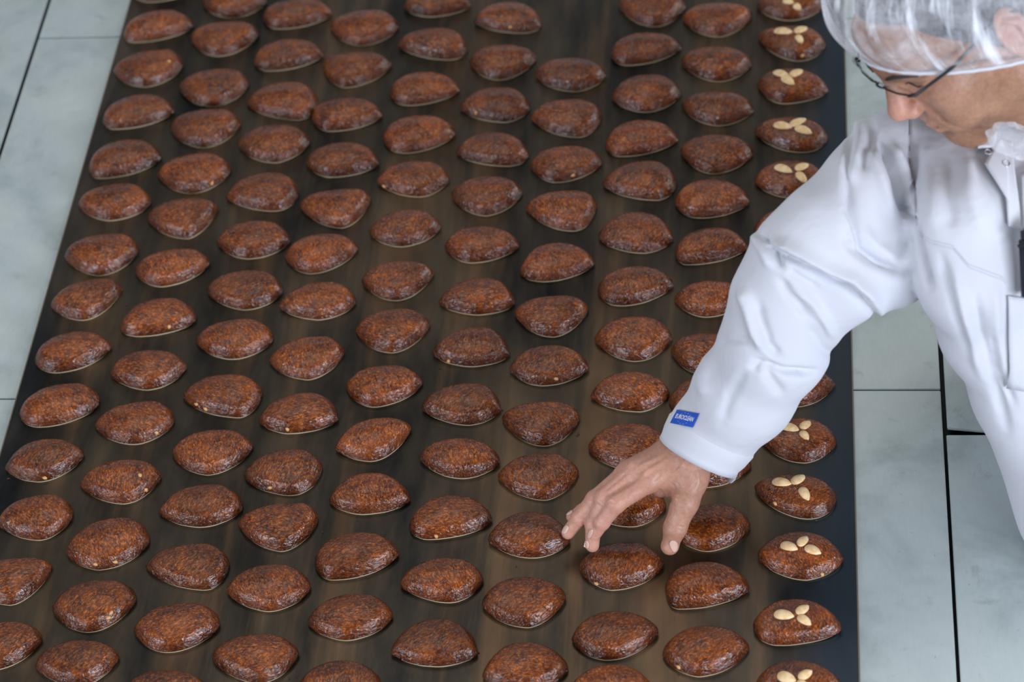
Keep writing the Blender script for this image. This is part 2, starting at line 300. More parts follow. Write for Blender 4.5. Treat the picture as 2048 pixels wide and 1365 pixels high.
# ------------------------------------------------------------------ gingerbreads
# rows run along the belt; each entry: left, right, lowest and highest point of the outline (x, y pairs) read on a tile
TILE = {'A': (0, 0), 'B': (680, 0), 'C': (1348, 0), 'D': (0, 450), 'E': (680, 450), 'F': (1348, 450), 'G': (0, 898), 'H': (680, 898), 'I': (1348, 898)}
K = 700 / 2046.0
DATA = """
1 P 262 -18 400 -28 300 4 335 -52
1 A 722 190 1130 150 778 249 950 58
1 A 665 410 1070 385 835 510 930 290
1 A 600 690 1017 655 665 757 820 552
1 A 520 960 945 925 575 1045 720 815
1 A 455 1190 880 1190 640 1290 690 1073
1 D 375 180 807 160 580 297 640 50
1 D 295 465 712 375 480 560 590 315
1 D 205 770 650 715 320 867 430 625
1 D 117 1085 580 1050 210 1185 390 928
1 P 10 935 168 910 75 965 85 879
1 G -20 430 422 400 230 537 240 268
1 G -200 750 305 690 50 917 130 637
1 G -270 1200 243 1120 -60 1300 20 1012
2 A 1180 10 1560 5 1350 105 1370 -60
2 A 1115 215 1515 195 1270 330 1340 122
2 A 1045 505 1457 490 1235 625 1290 400
2 A 993 735 1405 725 1190 865 1240 635
2 A 922 1010 1350 995 1110 1133 1160 897
2 A 860 1270 1277 1215 1090 1397 1100 1160
2 D 787 265 1225 225 930 363 1060 140
2 D 703 590 1145 560 790 655 950 428
2 D 642 865 1092 835 860 967 850 732
2 D 555 1165 1017 1150 770 1287 840 1032
2 G 467 200 942 160 720 325 720 65
2 G 382 590 870 545 580 712 660 403
2 G 303 920 795 880 515 1077 580 768
2 G 205 1260 697 1220 450 1390 430 1120
3 A 1535 90 1945 80 1630 170 1750 -10
3 A 1480 350 1893 325 1570 415 1690 228
3 A 1440 600 1862 605 1740 702 1660 478
3 A 1390 840 1812 830 1600 953 1590 728
3 A 1320 1150 1745 1130 1600 1235 1560 1010
3 D 1268 95 1698 90 1450 200 1480 -25
3 D 1207 380 1652 390 1440 498 1450 267
3 D 1145 670 1598 665 1350 788 1400 550
3 D 1067 1000 1533 985 1390 1130 1310 875
3 P 343 905 505 895 415 951 425 860
3 G 927 370 1418 350 1160 460 1200 208
3 G 852 680 1340 680 1190 830 1130 555
3 G 782 1050 1283 1030 970 1195 1080 903
3 G 740 1400 1200 1390 960 1530 950 1295
4 B -58 150 342 155 120 268 170 57
4 B -105 370 302 380 30 513 100 302
4 B -165 670 250 680 -60 768 30 572
4 B -200 950 228 960 -60 1037 10 832
4 B -235 1190 182 1160 10 1335 60 1105
4 D 1665 180 2092 140 1810 287 1900 50
4 D 1628 480 2078 460 1860 555 1890 333
4 D 1572 790 2010 745 1800 907 1850 652
4 D 1510 1145 1975 1140 1690 1222 1790 982
4 G 1423 155 1883 110 1700 275 1690 3
4 G 1395 430 1858 420 1640 602 1720 318
4 G 1325 830 1815 820 1570 953 1560 675
4 G 1237 1210 1745 1200 1520 1375 1490 1083
5 B 370 40 768 30 520 97 570 -60
5 B 335 265 745 285 650 350 560 162
5 B 290 530 700 525 400 617 480 420
5 B 250 790 675 785 370 897 470 675
5 B 213 1065 640 1050 470 1152 440 940
5 P 738 465 882 455 800 494 815 419
5 E 125 320 550 275 330 445 340 212
5 E 90 605 525 580 300 750 340 492
5 E 32 940 482 925 190 1067 280 820
5 E -28 1310 417 1190 175 1385 230 1130
5 P 657 1000 820 1000 725 1030 735 947
5 P 630 1115 797 1110 665 1162 720 1066
5 P 615 1245 785 1235 690 1282 705 1188
5 G 1740 1390 2230 1390 1980 1510 1980 1240
6 B 780 130 1180 150 1080 193 960 10
6 B 755 360 1150 340 930 468 920 260
6 B 700 630 1113 630 960 715 920 507
6 B 675 890 1103 900 990 972 870 775
6 B 650 1140 1067 1130 850 1262 860 1030
6 E 612 120 1050 120 760 223 800 8
6 E 577 450 1022 460 800 527 830 310
6 E 540 750 992 760 760 830 800 597
6 E 475 1070 940 1080 750 1173 760 925
6 P 838 915 1000 925 925 958 915 877
6 H 403 440 888 420 510 533 650 273
6 H 350 790 838 770 640 903 600 637
6 H 293 1190 803 1200 560 1277 560 997
7 B 1135 440 1557 440 1380 535 1320 338
7 B 1115 690 1532 670 1390 803 1340 580
7 B 1110 960 1532 950 1260 1068 1340 853
7 B 1085 1210 1503 1190 1360 1353 1340 1115
7 E 1050 270 1490 225 1180 333 1250 105
7 E 1018 515 1452 490 1240 657 1290 412
7 E 990 840 1455 840 1180 943 1220 705
7 E 947 1120 1402 1120 1190 1297 1230 1033
7 H 923 160 1395 140 1190 302 1190 28
7 H 865 530 1345 540 1120 642 1100 373
7 H 828 910 1320 870 1090 1048 1050 750
7 H 830 1330 1332 1290 1080 1420 1060 1133
8 B 1625 20 2022 30 1850 157 1800 -60
8 B 1580 310 1995 280 1680 383 1790 190
8 B 1585 570 1995 545 1790 657 1810 435
8 B 1550 840 1977 815 1640 917 1760 702
8 B 1535 1080 1970 1060 1850 1172 1780 940
8 E 1507 75 1947 80 1780 166 1720 -75
8 E 1505 370 1950 350 1640 475 1740 242
8 E 1488 665 1943 660 1730 800 1720 537
8 E 1463 1000 1927 980 1750 1095 1690 860
8 P 1176 895 1335 885 1265 942 1250 848
8 P 1172 1018 1332 1012 1262 1055 1265 965
8 H 1397 690 1895 680 1590 830 1680 548
8 H 1353 1110 1862 1070 1560 1240 1600 950
8 H 1340 1420 1830 1420 1580 1530 1590 1262
9 C 50 110 457 85 260 215 230 15
9 C 38 360 457 370 270 477 230 270
9 C 43 610 468 640 260 735 250 532
9 C 38 880 466 890 230 1018 230 790
9 C 5 1165 445 1180 150 1277 210 1050
9 F 5 160 435 130 70 235 240 17
9 F 0 430 430 420 190 540 230 328
9 P 1341 701 1490 690 1400 748 1412 667
9 P 1337 800 1490 800 1410 850 1410 755
9 P 1345 932 1502 930 1413 976 1425 885
9 P 1350 1068 1501 1052 1413 1104 1430 1008
9 P 1330 1170 1499 1180 1356 1220 1415 1125
9 I -70 1200 438 1160 150 1335 200 1035
10 C 480 30 885 20 680 120 680 -60
10 C 490 210 888 260 740 357 700 150
10 C 487 490 903 530 640 607 680 400
10 C 468 770 898 800 760 892 680 685
10 C 468 1060 890 1050 690 1157 680 940
10 C 468 1350 900 1330 690 1440 690 1212
10 P 1515 775 1670 768 1590 815 1610 738
10 P 1522 880 1674 884 1605 927 1600 837
10 I 470 230 952 280 790 413 690 152
10 I 487 630 987 650 770 770 740 487
10 I 462 1030 980 1060 600 1153 720 880
10 I 480 1370 985 1390 740 1480 700 1240
"""
def px_of(t, x, y):
    if t == 'P': return float(x), float(y)
    o = TILE[t]; return o[0] + float(x) * K, o[1] + float(y) * K
CAKES = []
for ln in DATA.strip().splitlines():
    q = ln.split(); CAKES.append((int(q[0]), [px_of(q[1], q[2 + 2 * i], q[3 + 2 * i]) for i in range(4)]))
ALM = {}   # three almond halves, ends in photograph pixels, by (row, index)
def ends(t, a): return [(*px_of(t, *e[:2]), *px_of(t, *e[2:])) for e in a]
ALM[0] = ends('C', [(635, 2, 702, 18), (705, -10, 770, -45), (700, 25, 740, 60)])
ALM[1] = ends('C', [(583, 180, 697, 190), (706, 195, 778, 165), (716, 205, 750, 255)])
ALM[2] = ends('C', [(583, 412, 672, 445), (678, 440, 752, 405), (630, 450, 703, 497)])
ALM[3] = ends('C', [(580, 728, 692, 748), (676, 733, 772, 692), (705, 745, 808, 780)])
ALM[4] = ends('C', [(587, 975, 692, 1010), (710, 995, 787, 962), (715, 1010, 775, 1070)])
ALM[7] = ends('F', [(622, 1175, 733, 1203), (742, 1195, 797, 1150), (738, 1208, 788, 1258)])
ALM[8] = ends('I', [(572, 192, 688, 207), (692, 210, 763, 158), (740, 226, 788, 305)])
ALM[9] = ends('I', [(622, 560, 725, 590), (728, 572, 780, 515), (762, 575, 862, 615)])
ALM[10] = ends('I', [(582, 968, 705, 982), (716, 968, 788, 918), (722, 978, 803, 1032)])
ALM[11] = ends('I', [(603, 1322, 715, 1360), (728, 1348, 808, 1300), (715, 1365, 790, 1400)])
CHIPS = [px_of(*c) for c in [('A', 990, 358), ('D', 990, 597), ('D', 915, 1215), ('D', 1145, 1050), ('D', 1680, 1195), ('E', 635, 800), ('E', 1262, 900),
    ('G', 555, 675), ('G', 672, 662), ('G', 260, 170), ('G', 855, 240), ('G', 1575, 230), ('G', 650, 963), ('G', 632, 990), ('H', 563, 512), ('I', 590, 318),
    ('I', 868, 735), ('I', 25, 1275), ('B', 795, 658), ('B', 1360, 1028), ('B', 255, 1088), ('B', 993, 157), ('C', 750, 328), ('G', 820, 155), ('H', 1495, 790), ('A', 1240, 1075), ('D', 1200, 1075), ('G', 1210, 1115)]]

NT, NR = 56, 16
def prof(t, H):
    u = min(1.0, (1 - t) / 0.25)          # rounded shoulder, then a gentle crown
    return 0.0032 + 0.0104 * (1 - (1 - u) ** 1.9) + (H - 0.0136) * (1 - t ** 1.75) ** 1.05
def cake_shape(c4, H):
    (lx, ly), (rx, ry), (bx, by), (tx, ty) = c4
    zE = 0.0055
    Lw = at(lx, ly, zE); Rw = at(rx, ry, zE); Bw = at(bx, by, 0.002)
    tw = at(tx, by, 0.01)[0]; tw = min(max(tw, Lw[0] + 0.02), Rw[0] - 0.02); bw = min(max(Bw[0], Lw[0] + 0.008), Rw[0] - 0.008)
    span = Rw[0] - Lw[0]; ymid = 0.5 * (Lw[1] + Rw[1])
    eb = 0.90
    def build(dback):
        yb = ymid + dback; th = np.linspace(0, 2 * math.pi, NT, endpoint=False); X = np.zeros(NT); Y = np.zeros(NT)
        for i, a in enumerate(th):
            c, s = math.cos(a), math.sin(a)
            if s >= 0:
                side = Rw if c >= 0 else Lw
                X[i] = tw + (side[0] - tw) * abs(c) ** 0.92; Y[i] = side[1] + (yb - side[1]) * abs(s) ** 1.12
            else:
                side = Rw if c >= 0 else Lw
                w_ = abs(side[0] - bw) / span; e = 1.0 if w_ < 0.35 else 1.28
                X[i] = bw + (side[0] - bw) * abs(c) ** (1.16 if e > 1 else 0.95); Y[i] = side[1] + (Bw[1] - side[1]) * abs(s) ** e
        return X, Y, yb
    def dome(X, Y, yb):
        cxx = 0.35 * bw + 0.3 * tw + 0.35 * 0.5 * (Lw[0] + Rw[0]); cyy = 0.5 * (Bw[1] + yb) + 0.1 * (ymid - 0.5 * (Bw[1] + yb))
        return cxx, cyy
    lo, hi = 0.004, 0.085
    for _ in range(16):
        mid = 0.5 * (lo + hi); X, Y, yb = build(mid); cxx, cyy = dome(X, Y, yb)
        pts = []
        for t in np.linspace(0, 1, 14):
            z = prof(t, H)
            i = NT // 4; pts.append((cxx + (X[i] - cxx) * t, cyy + (Y[i] - cyy) * t, z))
        top = proj(np.array(pts))[:, 1].min()
        if top < ty: hi = mid
        else: lo = mid
    return X, Y, cxx, cyy
def lump(seed, n=5):
    r = np.random.default_rng(seed); k = [(r.uniform(20, 110), r.uniform(0, 6.28), r.uniform(0, 6.28)) for _ in range(n)]
    def f(x, y):
        s = 0
        for fr, an, ph in k: s = s + np.sin(fr * (x * np.cos(an) + y * np.sin(an)) + ph) * (45 / fr) ** 0.5
        return s / n
    return f
ORD = ['', 'nearest', 'second', 'third', 'fourth', 'fifth', 'sixth', 'seventh', 'eighth', 'ninth', 'tenth', 'eleventh', 'twelfth', 'thirteenth', 'fourteenth']
ROWN = ['', 'first', 'second', 'third', 'fourth', 'fifth', 'sixth', 'seventh', 'eighth', 'ninth', 'tenth']
byrow = {}
for r_, c4 in CAKES: byrow.setdefault(r_, []).append(c4)
for r_, lst in byrow.items():
    for idx, c4 in enumerate(lst):
        seed = r_ * 100 + idx; rr = np.random.default_rng(seed); H = 0.0235 + rr.uniform(-0.0015, 0.002)
        X, Y, cxx, cyy = cake_shape(c4, H); lf = lump(seed); span = X.max() - X.min()
        # outline wobble
        th = np.arange(NT) * 2 * math.pi / NT
        wob = 1 + 0.006 * np.sin(3 * th + rr.uniform(0, 6)) + 0.005 * np.sin(7 * th + rr.uniform(0, 6)) + 0.003 * np.sin(13 * th + rr.uniform(0, 6))
        X = cxx + (X - cxx) * wob; Y = cyy + (Y - cyy) * wob
        curl = rr.uniform(0.001, 0.0028)
        def lift(x, y): return curl * np.clip(((x - cxx) / (span / 2)) ** 2, 0, 1.1)
        V = []; Fc = []; rim_dark = []
        ts = [math.sin(0.5 * math.pi * (i / NR) ** 0.95) for i in range(1, NR + 1)]
        V.append((0, 0, H)); rim_dark.append(0.0)
        for t in ts:
            for j in range(NT):
                x = (X[j] - cxx) * t; y = (Y[j] - cyy) * t
                z = prof(t, H) + lift(x + cxx, y + cyy)
                z += 0.0011 * lf(x * 1.6, y * 1.6) * (1 - t ** 6); V.append((x, y, z)); rim_dark.append(max(0.0, min(1.0, (t - 0.80) / 0.2)) * 0.9)
        for t, z in ((0.994, 0.0026), (0.975, 0.0019)):
            for j in range(NT):
                x = (X[j] - cxx) * t; y = (Y[j] - cyy) * t; V.append((x, y, z + lift(x + cxx, y + cyy))); rim_dark.append(1.0)
        nr = NR + 2
        for j in range(NT): Fc.append((0, 1 + j, 1 + (j + 1) % NT))
        for i in range(nr - 1):
            for j in range(NT):
                a = 1 + i * NT; Fc.append((a + j, a + NT + j, a + NT + (j + 1) % NT, a + (j + 1) % NT))
        Fc.append(tuple(1 + (nr - 1) * NT + j for j in range(NT)))
        root = empty('gingerbread', (cxx, cyy, 0.0))
        me = mesh_of('glazed_cake', [(a + cxx, b + cyy, c) for a, b, c in V], Fc)
        # local coordinates about the cake so that the bake pattern is its own
        me.transform(Matrix.Translation((-cxx, -cyy, 0)))
        at_ = me.attributes.new('rim_dark', 'FLOAT', 'POINT'); at_.data.foreach_set('value', rim_dark)
        o = link('glazed_cake', me, m_cake); o.parent = root
        me.update(); bv = BVHTree.FromPolygons([Vector((a + cxx, b + cyy, c)) for a, b, c in V], Fc)
        # wafer
        Wv = []; Wf = []
        for t, zz in ((0.0, 0.0), (0.55, 0.0), (0.97, 0.0), (1.0, 0.0017), (0.5, 0.0017)):
            if t == 0.0: Wv.append((0, 0, 0.0)); continue
            for j in range(NT):
                k_ = t * (0.950 + 0.042 * max(0.0, -math.sin(2 * math.pi * j / NT)) ** 0.6)
                x = (X[j] - cxx) * k_; y = (Y[j] - cyy) * k_; Wv.append((x, y, zz + lift(x + cxx, y + cyy)))
        for j in range(NT): Wf.append((0, 1 + (j + 1) % NT, 1 + j))
        for i in range(3):
            for j in range(NT):
                a = 1 + i * NT; Wf.append((a + j, a + (j + 1) % NT, a + NT + (j + 1) % NT, a + NT + j))
        wo = link('wafer', mesh_of('wafer', Wv, Wf), m_wafer, smooth=False); wo.parent = root
        nch = 0
        for cx_, cy_ in CHIPS:
            hit = bv.ray_cast(Vector(CAM), Vector(ray(cx_, cy_)))
            if hit[0] is None or not (c4[0][0] < cx_ < c4[1][0] and c4[3][1] < cy_ < c4[2][1]): continue
            bm = bmesh.new(); bmesh.ops.create_icosphere(bm, subdivisions=2, radius=0.0024)
            q = hit[1].to_track_quat('Z', 'Y').to_matrix(); an = rr.uniform(0, 3.1)
            for vv in bm.verts:
                p = Vector((vv.co.x * 1.25, vv.co.y * 0.8, vv.co.z * 0.6)) * (1 + 0.18 * math.sin(900 * vv.co.x + an) + 0.15 * math.sin(1100 * vv.co.y))
                p = Matrix.Rotation(an, 3, 'Z') @ p; vv.co = q @ p + hit[0] - Vector((cxx, cyy, 0))
            ob = bm_obj('nut_chip', bm, m_nut, None, True); ob.parent = root; nch += 1
        has_alm = r_ == 10 and idx in ALM
        if has_alm:
            for (x1, y1, x2, y2) in ALM[idx]:
                for _ in range(8):           # a nut lies on the cake, never past its crown
                    if bv.ray_cast(Vector(CAM), Vector(ray(x1, y1)))[0] is None or bv.ray_cast(Vector(CAM), Vector(ray(x2, y2)))[0] is None: y1 += 3; y2 += 3
                    else: break
                h1 = bv.ray_cast(Vector(CAM), Vector(ray(x1, y1))); h2 = bv.ray_cast(Vector(CAM), Vector(ray(x2, y2))); hm = bv.ray_cast(Vector(CAM), Vector(ray((x1 + x2) / 2, (y1 + y2) / 2)))
                if h1[0] is None or h2[0] is None or hm[0] is None: continue
                ax = h2[0] - h1[0]; ln = ax.length; nz = (hm[1] + h1[1] * 0.4 + h2[1] * 0.4).normalized(); ax = (ax - nz * ax.dot(nz)).normalized(); sy = nz.cross(ax)
                wd = min(0.0066, max(0.0050, ln * 0.29)); Va = []; Fa = []; m1, m2 = 20, 6
                mid = (h1[0] + h2[0]) / 2; mid = mid + nz * (hm[0] - mid).dot(nz)
                for i in range(m2 + 1):
                    tt = i / m2; rr_ = math.cos(tt * math.pi / 2); zz = 0.0004 + 0.0036 * math.sin(tt * math.pi / 2)
                    for j in range(m1):
                        a = 2 * math.pi * j / m1; u = math.cos(a); wf = wd * (1 + 0.22 * (-u)) * (1 if u < 0.6 else 1 - 0.35 * (u - 0.6) / 0.4)
                        bend = -((u * rr_) ** 2) * 0.0012
                        p = mid + ax * (u * ln / 2 * rr_) + sy * (math.sin(a) * wf * rr_) + nz * (zz + bend); Va.append(p - Vector((cxx, cyy, 0)))
                for i in range(m2):
                    for j in range(m1): Fa.append((i * m1 + j, i * m1 + (j + 1) % m1, (i + 1) * m1 + (j + 1) % m1, (i + 1) * m1 + j))
                Fa.append(tuple(range(m1))[::-1])
                ob = link('almond', mesh_of('almond', Va, Fa), m_almond); ob.parent = root
        k = len(lst) - idx
        if has_alm: look = 'glazed gingerbread topped with three pale almonds'
        else:
            (lx, ly), (rx, ry), (bx, by), (tx, ty) = c4; u = (bx - lx) / (rx - lx)
            look = 'glazed gingerbread, ' + ('lower-left tip' if u < 0.36 else 'lower-right tip' if u > 0.62 else 'rounded front')
            if nch: look += ', nut chip'
        tag(root, f'{look}, {ORD[k]} in {ROWN[r_]} row from left', 'gingerbread', 'gingerbreads on the belt')
# crumbs scattered on the belt
bm = bmesh.new(); rc_ = np.random.default_rng(5)
for x, y in [px_of(*q) for q in [('D', 740, 470), ('D', 735, 490), ('D', 1130, 612), ('D', 1150, 600), ('D', 670, 742), ('E', 950, 1085), ('E', 1385, 1235), ('E', 1395, 1225), ('H', 812, 1196), ('H', 800, 1205), ('H', 1030, 690), ('I', 832, 424), ('G', 1885, 490), ('G', 900, 285), ('G', 50, 178), ('E', 585, 840), ('F', 822, 1056), ('G', 1730, 1340), ('G', 1690, 1345)]]:
    p = at(x, y, 0.0); r_ = rc_.uniform(.0006, .0014); m4 = Matrix.Translation(Vector((p[0], p[1], r_ * .72))) @ Matrix.Rotation(rc_.uniform(0, 6), 4, 'Z') @ Matrix.Diagonal((1.5, 0.9, 0.7, 1))
    bmesh.ops.create_icosphere(bm, subdivisions=1, radius=r_, matrix=m4)
tag(bm_obj('crumbs', bm, mat('brown_crumb', (0.06, 0.03, 0.02), 0.6)), 'tiny dark brown crumbs scattered on the belt between gingerbreads', 'crumbs', kind='stuff')
# ------------------------------------------------------------------ implicit surfaces (smooth unions of round cones and ellipsoids, meshed by surface nets)
class Field:
    def __init__(s, lo, hi, h):
        s.lo = np.asarray(lo, float); s.h = h; s.n = np.ceil((np.asarray(hi, float) - s.lo) / h).astype(int) + 1
        s.ax = [(s.lo[i] + h * np.arange(s.n[i])).astype(np.float32) for i in range(3)]
        s.d = np.full(tuple(s.n), 0.3, np.float32)
    def _sl(s, lo, hi):
        a = np.clip(np.floor((np.asarray(lo) - s.lo) / s.h).astype(int), 0, s.n); b = np.clip(np.ceil((np.asarray(hi) - s.lo) / s.h).astype(int) + 1, 0, s.n)
        if np.any(b - a < 1): return None
        sl = tuple(slice(a[i], b[i]) for i in range(3)); return sl, np.meshgrid(*[s.ax[i][sl[i]] for i in range(3)], indexing='ij', sparse=True)
    def _mix(s, sl, e, k, mode):
        d = s.d[sl]; e = e.astype(np.float32)
        if mode == 'add':
            h = np.clip(0.5 + 0.5 * (d - e) / k, 0, 1); s.d[sl] = d + (e - d) * h - k * h * (1 - h)
        else:
            e = -e; h = np.clip(0.5 - 0.5 * (d - e) / k, 0, 1); s.d[sl] = d + (e - d) * h + k * h * (1 - h)
    def cone(s, a, b, ra, rb, k=0.004, mode='add', T=None):
        a = np.asarray(a, float); b = np.asarray(b, float); R = max(ra, rb) + k + 6 * s.h
        q = s._sl(np.minimum(a, b) - R, np.maximum(a, b) + R)
        if q is None: return
        sl, (X, Y, Z) = q; ba = b - a; L2 = ba @ ba + 1e-12
        t = np.clip(((X - a[0]) * ba[0] + (Y - a[1]) * ba[1] + (Z - a[2]) * ba[2]) / L2, 0, 1)
        e = np.sqrt((X - a[0] - t * ba[0]) ** 2 + (Y - a[1] - t * ba[1]) ** 2 + (Z - a[2] - t * ba[2]) ** 2) - (ra + (rb - ra) * t)
        s._mix(sl, e, k, mode)
    def chain(s, pts, k=0.004, mode='add'):
        for (a, ra), (b, rb) in zip(pts[:-1], pts[1:]): s.cone(a, b, ra, rb, k, mode)
    def ell(s, c, r, k=0.004, mode='add', ax=None):
        c = np.asarray(c, float); r = np.asarray(r, float); R = r.max() + k + 6 * s.h
        q = s._sl(c - R, c + R)
        if q is None: return
        sl, (X, Y, Z) = q; A = np.eye(3) if ax is None else np.asarray(ax)
        X = X - c[0]; Y = Y - c[1]; Z = Z - c[2]
        u = [(X * A[i][0] + Y * A[i][1] + Z * A[i][2]) / r[i] for i in range(3)]
        k0 = np.sqrt(u[0] ** 2 + u[1] ** 2 + u[2] ** 2); k1 = np.sqrt((u[0] / r[0]) ** 2 + (u[1] / r[1]) ** 2 + (u[2] / r[2]) ** 2)
        s._mix(sl, k0 * (k0 - 1) / np.maximum(k1, 1e-6), k, mode)
    def nets(s):
        d = s.d; ins = d < 0; nx, ny, nz = d.shape
        def c(i, j, k): return d[i:nx - 1 + i, j:ny - 1 + j, k:nz - 1 + k]
        cnt = np.zeros((nx - 1, ny - 1, nz - 1), np.int8)
        for i in (0, 1):
            for j in (0, 1):
                for k in (0, 1): cnt += c(i, j, k) < 0
        I = np.argwhere((cnt > 0) & (cnt < 8)); idx = np.full(cnt.shape, -1, np.int32); idx[tuple(I.T)] = np.arange(len(I))
        acc = np.zeros((len(I), 3)); num = np.zeros(len(I))
        cs = [(i, j, k) for i in (0, 1) for j in (0, 1) for k in (0, 1)]
        val = {q: d[I[:, 0] + q[0], I[:, 1] + q[1], I[:, 2] + q[2]] for q in cs}
        for a in cs:
            for ax_ in range(3):
                if a[ax_]: continue
                b = list(a); b[ax_] = 1; b = tuple(b); va, vb = val[a], val[b]; m = (va < 0) != (vb < 0)
                t = np.where(m, va / np.where(m, va - vb, 1), 0)
                p = np.array(a, float)[None, :] + np.outer(t, np.array(b) - np.array(a)); acc[m] += p[m]; num[m] += 1
        V = s.lo + s.h * (I + acc / num[:, None]); Q = []
        for ax_ in range(3):
            o1, o2 = [(1, 2), (2, 0), (0, 1)][ax_]
            A = [slice(None)] * 3; B = [slice(None)] * 3; A[ax_] = slice(0, -1); B[ax_] = slice(1, None)
            a_ = ins[tuple(A)]; b_ = ins[tuple(B)]; E = np.argwhere(a_ != b_)
            E = E[(E[:, o1] > 0) & (E[:, o2] > 0) & (E[:, o1] < d.shape[o1] - 1) & (E[:, o2] < d.shape[o2] - 1)]
            fl = a_[tuple(E.T)]
            def g(d1, d2):
                q = E.copy(); q[:, o1] -= d1; q[:, o2] -= d2; return idx[tuple(q.T)]
            q = np.stack([g(1, 1), g(0, 1), g(0, 0), g(1, 0)], 1); q[~fl] = q[~fl][:, ::-1]; Q.append(q)
        Q = np.concatenate(Q); return V, Q[(Q >= 0).all(1)]
def relax(V, Q, it=2, lam=0.5):
    E = np.concatenate([Q[:, [0, 1]], Q[:, [1, 2]], Q[:, [2, 3]], Q[:, [3, 0]]])
    n = len(V); deg = np.bincount(E.ravel(), minlength=n)[:, None]
    for _ in range(it):
        for l in (lam, -lam * 1.04):
            S = np.stack([np.bincount(E[:, 0], V[E[:, 1], i], n) + np.bincount(E[:, 1], V[E[:, 0], i], n) for i in range(3)], 1)
            V = V + l * (S / np.maximum(deg, 1) - V)
    return V
def normals(V, Q):
    fn = np.cross(V[Q[:, 2]] - V[Q[:, 0]], V[Q[:, 3]] - V[Q[:, 1]]); N = np.zeros_like(V)
    for k in range(4):
        for i in range(3): N[:, i] += np.bincount(Q[:, k], fn[:, i], len(V))
    return N / np.maximum(np.linalg.norm(N, axis=1, keepdims=True), 1e-12)
def subdivide(V, Q):
    "split every quad in four (plain midpoint, relaxed afterwards)"
    E = np.concatenate([Q[:, [0, 1]], Q[:, [1, 2]], Q[:, [2, 3]], Q[:, [3, 0]]]); Es = np.sort(E, 1)
    u, inv = np.unique(Es[:, 0].astype(np.int64) * len(V) + Es[:, 1], return_inverse=True); u0 = u // len(V); u1 = u % len(V)
    n = len(V); m = len(Q); em = n + inv.reshape(4, m).T; fc = n + len(u) + np.arange(m)
    V2 = np.concatenate([V, 0.5 * (V[u0] + V[u1]), V[Q].mean(1)])
    return V2, np.concatenate([np.stack([Q[:, i], em[:, i], fc, em[:, (i + 3) % 4]], 1) for i in range(4)])
def seg_dist(P, poly):
    "distance of 2-d points to a polyline, and on which side they lie"
    best = np.full(len(P), 1e9); side = np.zeros(len(P)); tt = np.zeros(len(P)); n = len(poly) - 1
    for i in range(n):
        a = np.array(poly[i], float); b = np.array(poly[i + 1], float); ba = b - a; w_ = P - a
        t = np.clip((w_ @ ba) / (ba @ ba), 0, 1); r = w_ - t[:, None] * ba; dd = np.hypot(r[:, 0], r[:, 1]); m = dd < best
        best[m] = dd[m]; side[m] = np.sign(ba[0] * w_[m, 1] - ba[1] * w_[m, 0]); tt[m] = (i + t[m]) / n
    return best, side, tt
def sculpt(V, Q, strokes, mask=None):
    "press creases and raise folds along strokes: (points, width, depth in m, kind, reach)"
    N_ = normals(V, Q); P = proj(V); face = ((V - CAM) * N_).sum(1) / np.linalg.norm(V - CAM, axis=1) < 0.25
    if mask is not None: face &= mask
    D = np.zeros(len(V))
    for pts, wd, dep, kind in strokes:
        xs = [p[0] for p in pts]; ys_ = [p[1] for p in pts]; pad = wd * 4
        m = face & (P[:, 0] > min(xs) - pad) & (P[:, 0] < max(xs) + pad) & (P[:, 1] > min(ys_) - pad) & (P[:, 1] < max(ys_) + pad)
        if not m.any(): continue
        dd, sd, tt = seg_dist(P[m], pts); fade = np.clip(np.minimum(tt, 1 - tt) * 5 + 0.25, 0, 1)
        if kind == 'g': f = -np.exp(-(dd / wd) ** 2)
        elif kind == 'r': f = np.exp(-(dd / wd) ** 2)
        elif kind == 's':     # step: cloth overhangs on the left of the stroke, dives under on its right
            x = dd * sd / wd; f = np.where(x < 0, np.exp(-(x / 1.6) ** 2) * 0.9, -np.exp(-(x / 0.9) ** 2) * 1.0) * np.clip(np.abs(x) * 4, 0, 1)
        D[m] += f * dep * fade
    return V + N_ * D[:, None]

# ------------------------------------------------------------------ the baker
# --- hand and wrist, joints read on the photograph with a height for each
def hz(X, Y, z): return at(1080 + X / 4.402, 820 + Y / 4.402, z)
mm = 0.001
FING = {
    'index': [(960, 625, .099, 12.5), (668, 822, .084, 11.0), (545, 985, .062, 9.2), (482, 1092, .046, 7.6)],
    'middle': [(850, 545, .101, 12.5), (565, 778, .082, 10.8), (470, 1000, .054, 9.2), (460, 1195, .031, 7.8)],
    'ring': [(770, 560, .094, 12.0), (487, 790, .074, 10.2), (345, 955, .052, 8.8), (246, 1085, .034, 7.4)],
    'pinky': [(795, 575, .080, 11.0), (505, 800, .058, 9.0), (375, 893, .046, 7.6), (280, 945, .039, 6.4)]}
THUMB = [(1325, 610, .094, 19.0), (1275, 815, .082, 15.0), (1190, 1040, .058, 12.2), (1147, 1190, .038, 9.4)]
WR = hz(1292, 365, .112); FA = at(1440, 800, .175)
fh = Field(np.array([.03, -.46, -.01]), np.array([.36, -.12, .22]), 0.0014)
fh.cone(FA, WR, .034, .0275, .01)
for nm, k_ in (('pinky', .012), ('ring', .012), ('middle', .012), ('index', .012)):
    J = FING[nm]; M0 = hz(*J[0][:3]); off = {'pinky': (-95, -30, -.006), 'ring': (-40, -10, -.002), 'middle': (20, 15, 0), 'index': (70, 50, 0)}[nm]
    fh.cone(hz(1290 + off[0], 385 + off[1], .108 + off[2]), M0, .0175, .0128 if nm != 'pinky' else .0105, .014)
fh.cone(hz(1330, 420, .100), hz(*THUMB[0][:3]), .019, .019, .012)
fh.cone(hz(1200, 520, .092), hz(1120, 600, .088), .018, .015, .014)
fh.cone(hz(1290, 740, .080), hz(1060, 690, .080), .009, .008, .012)
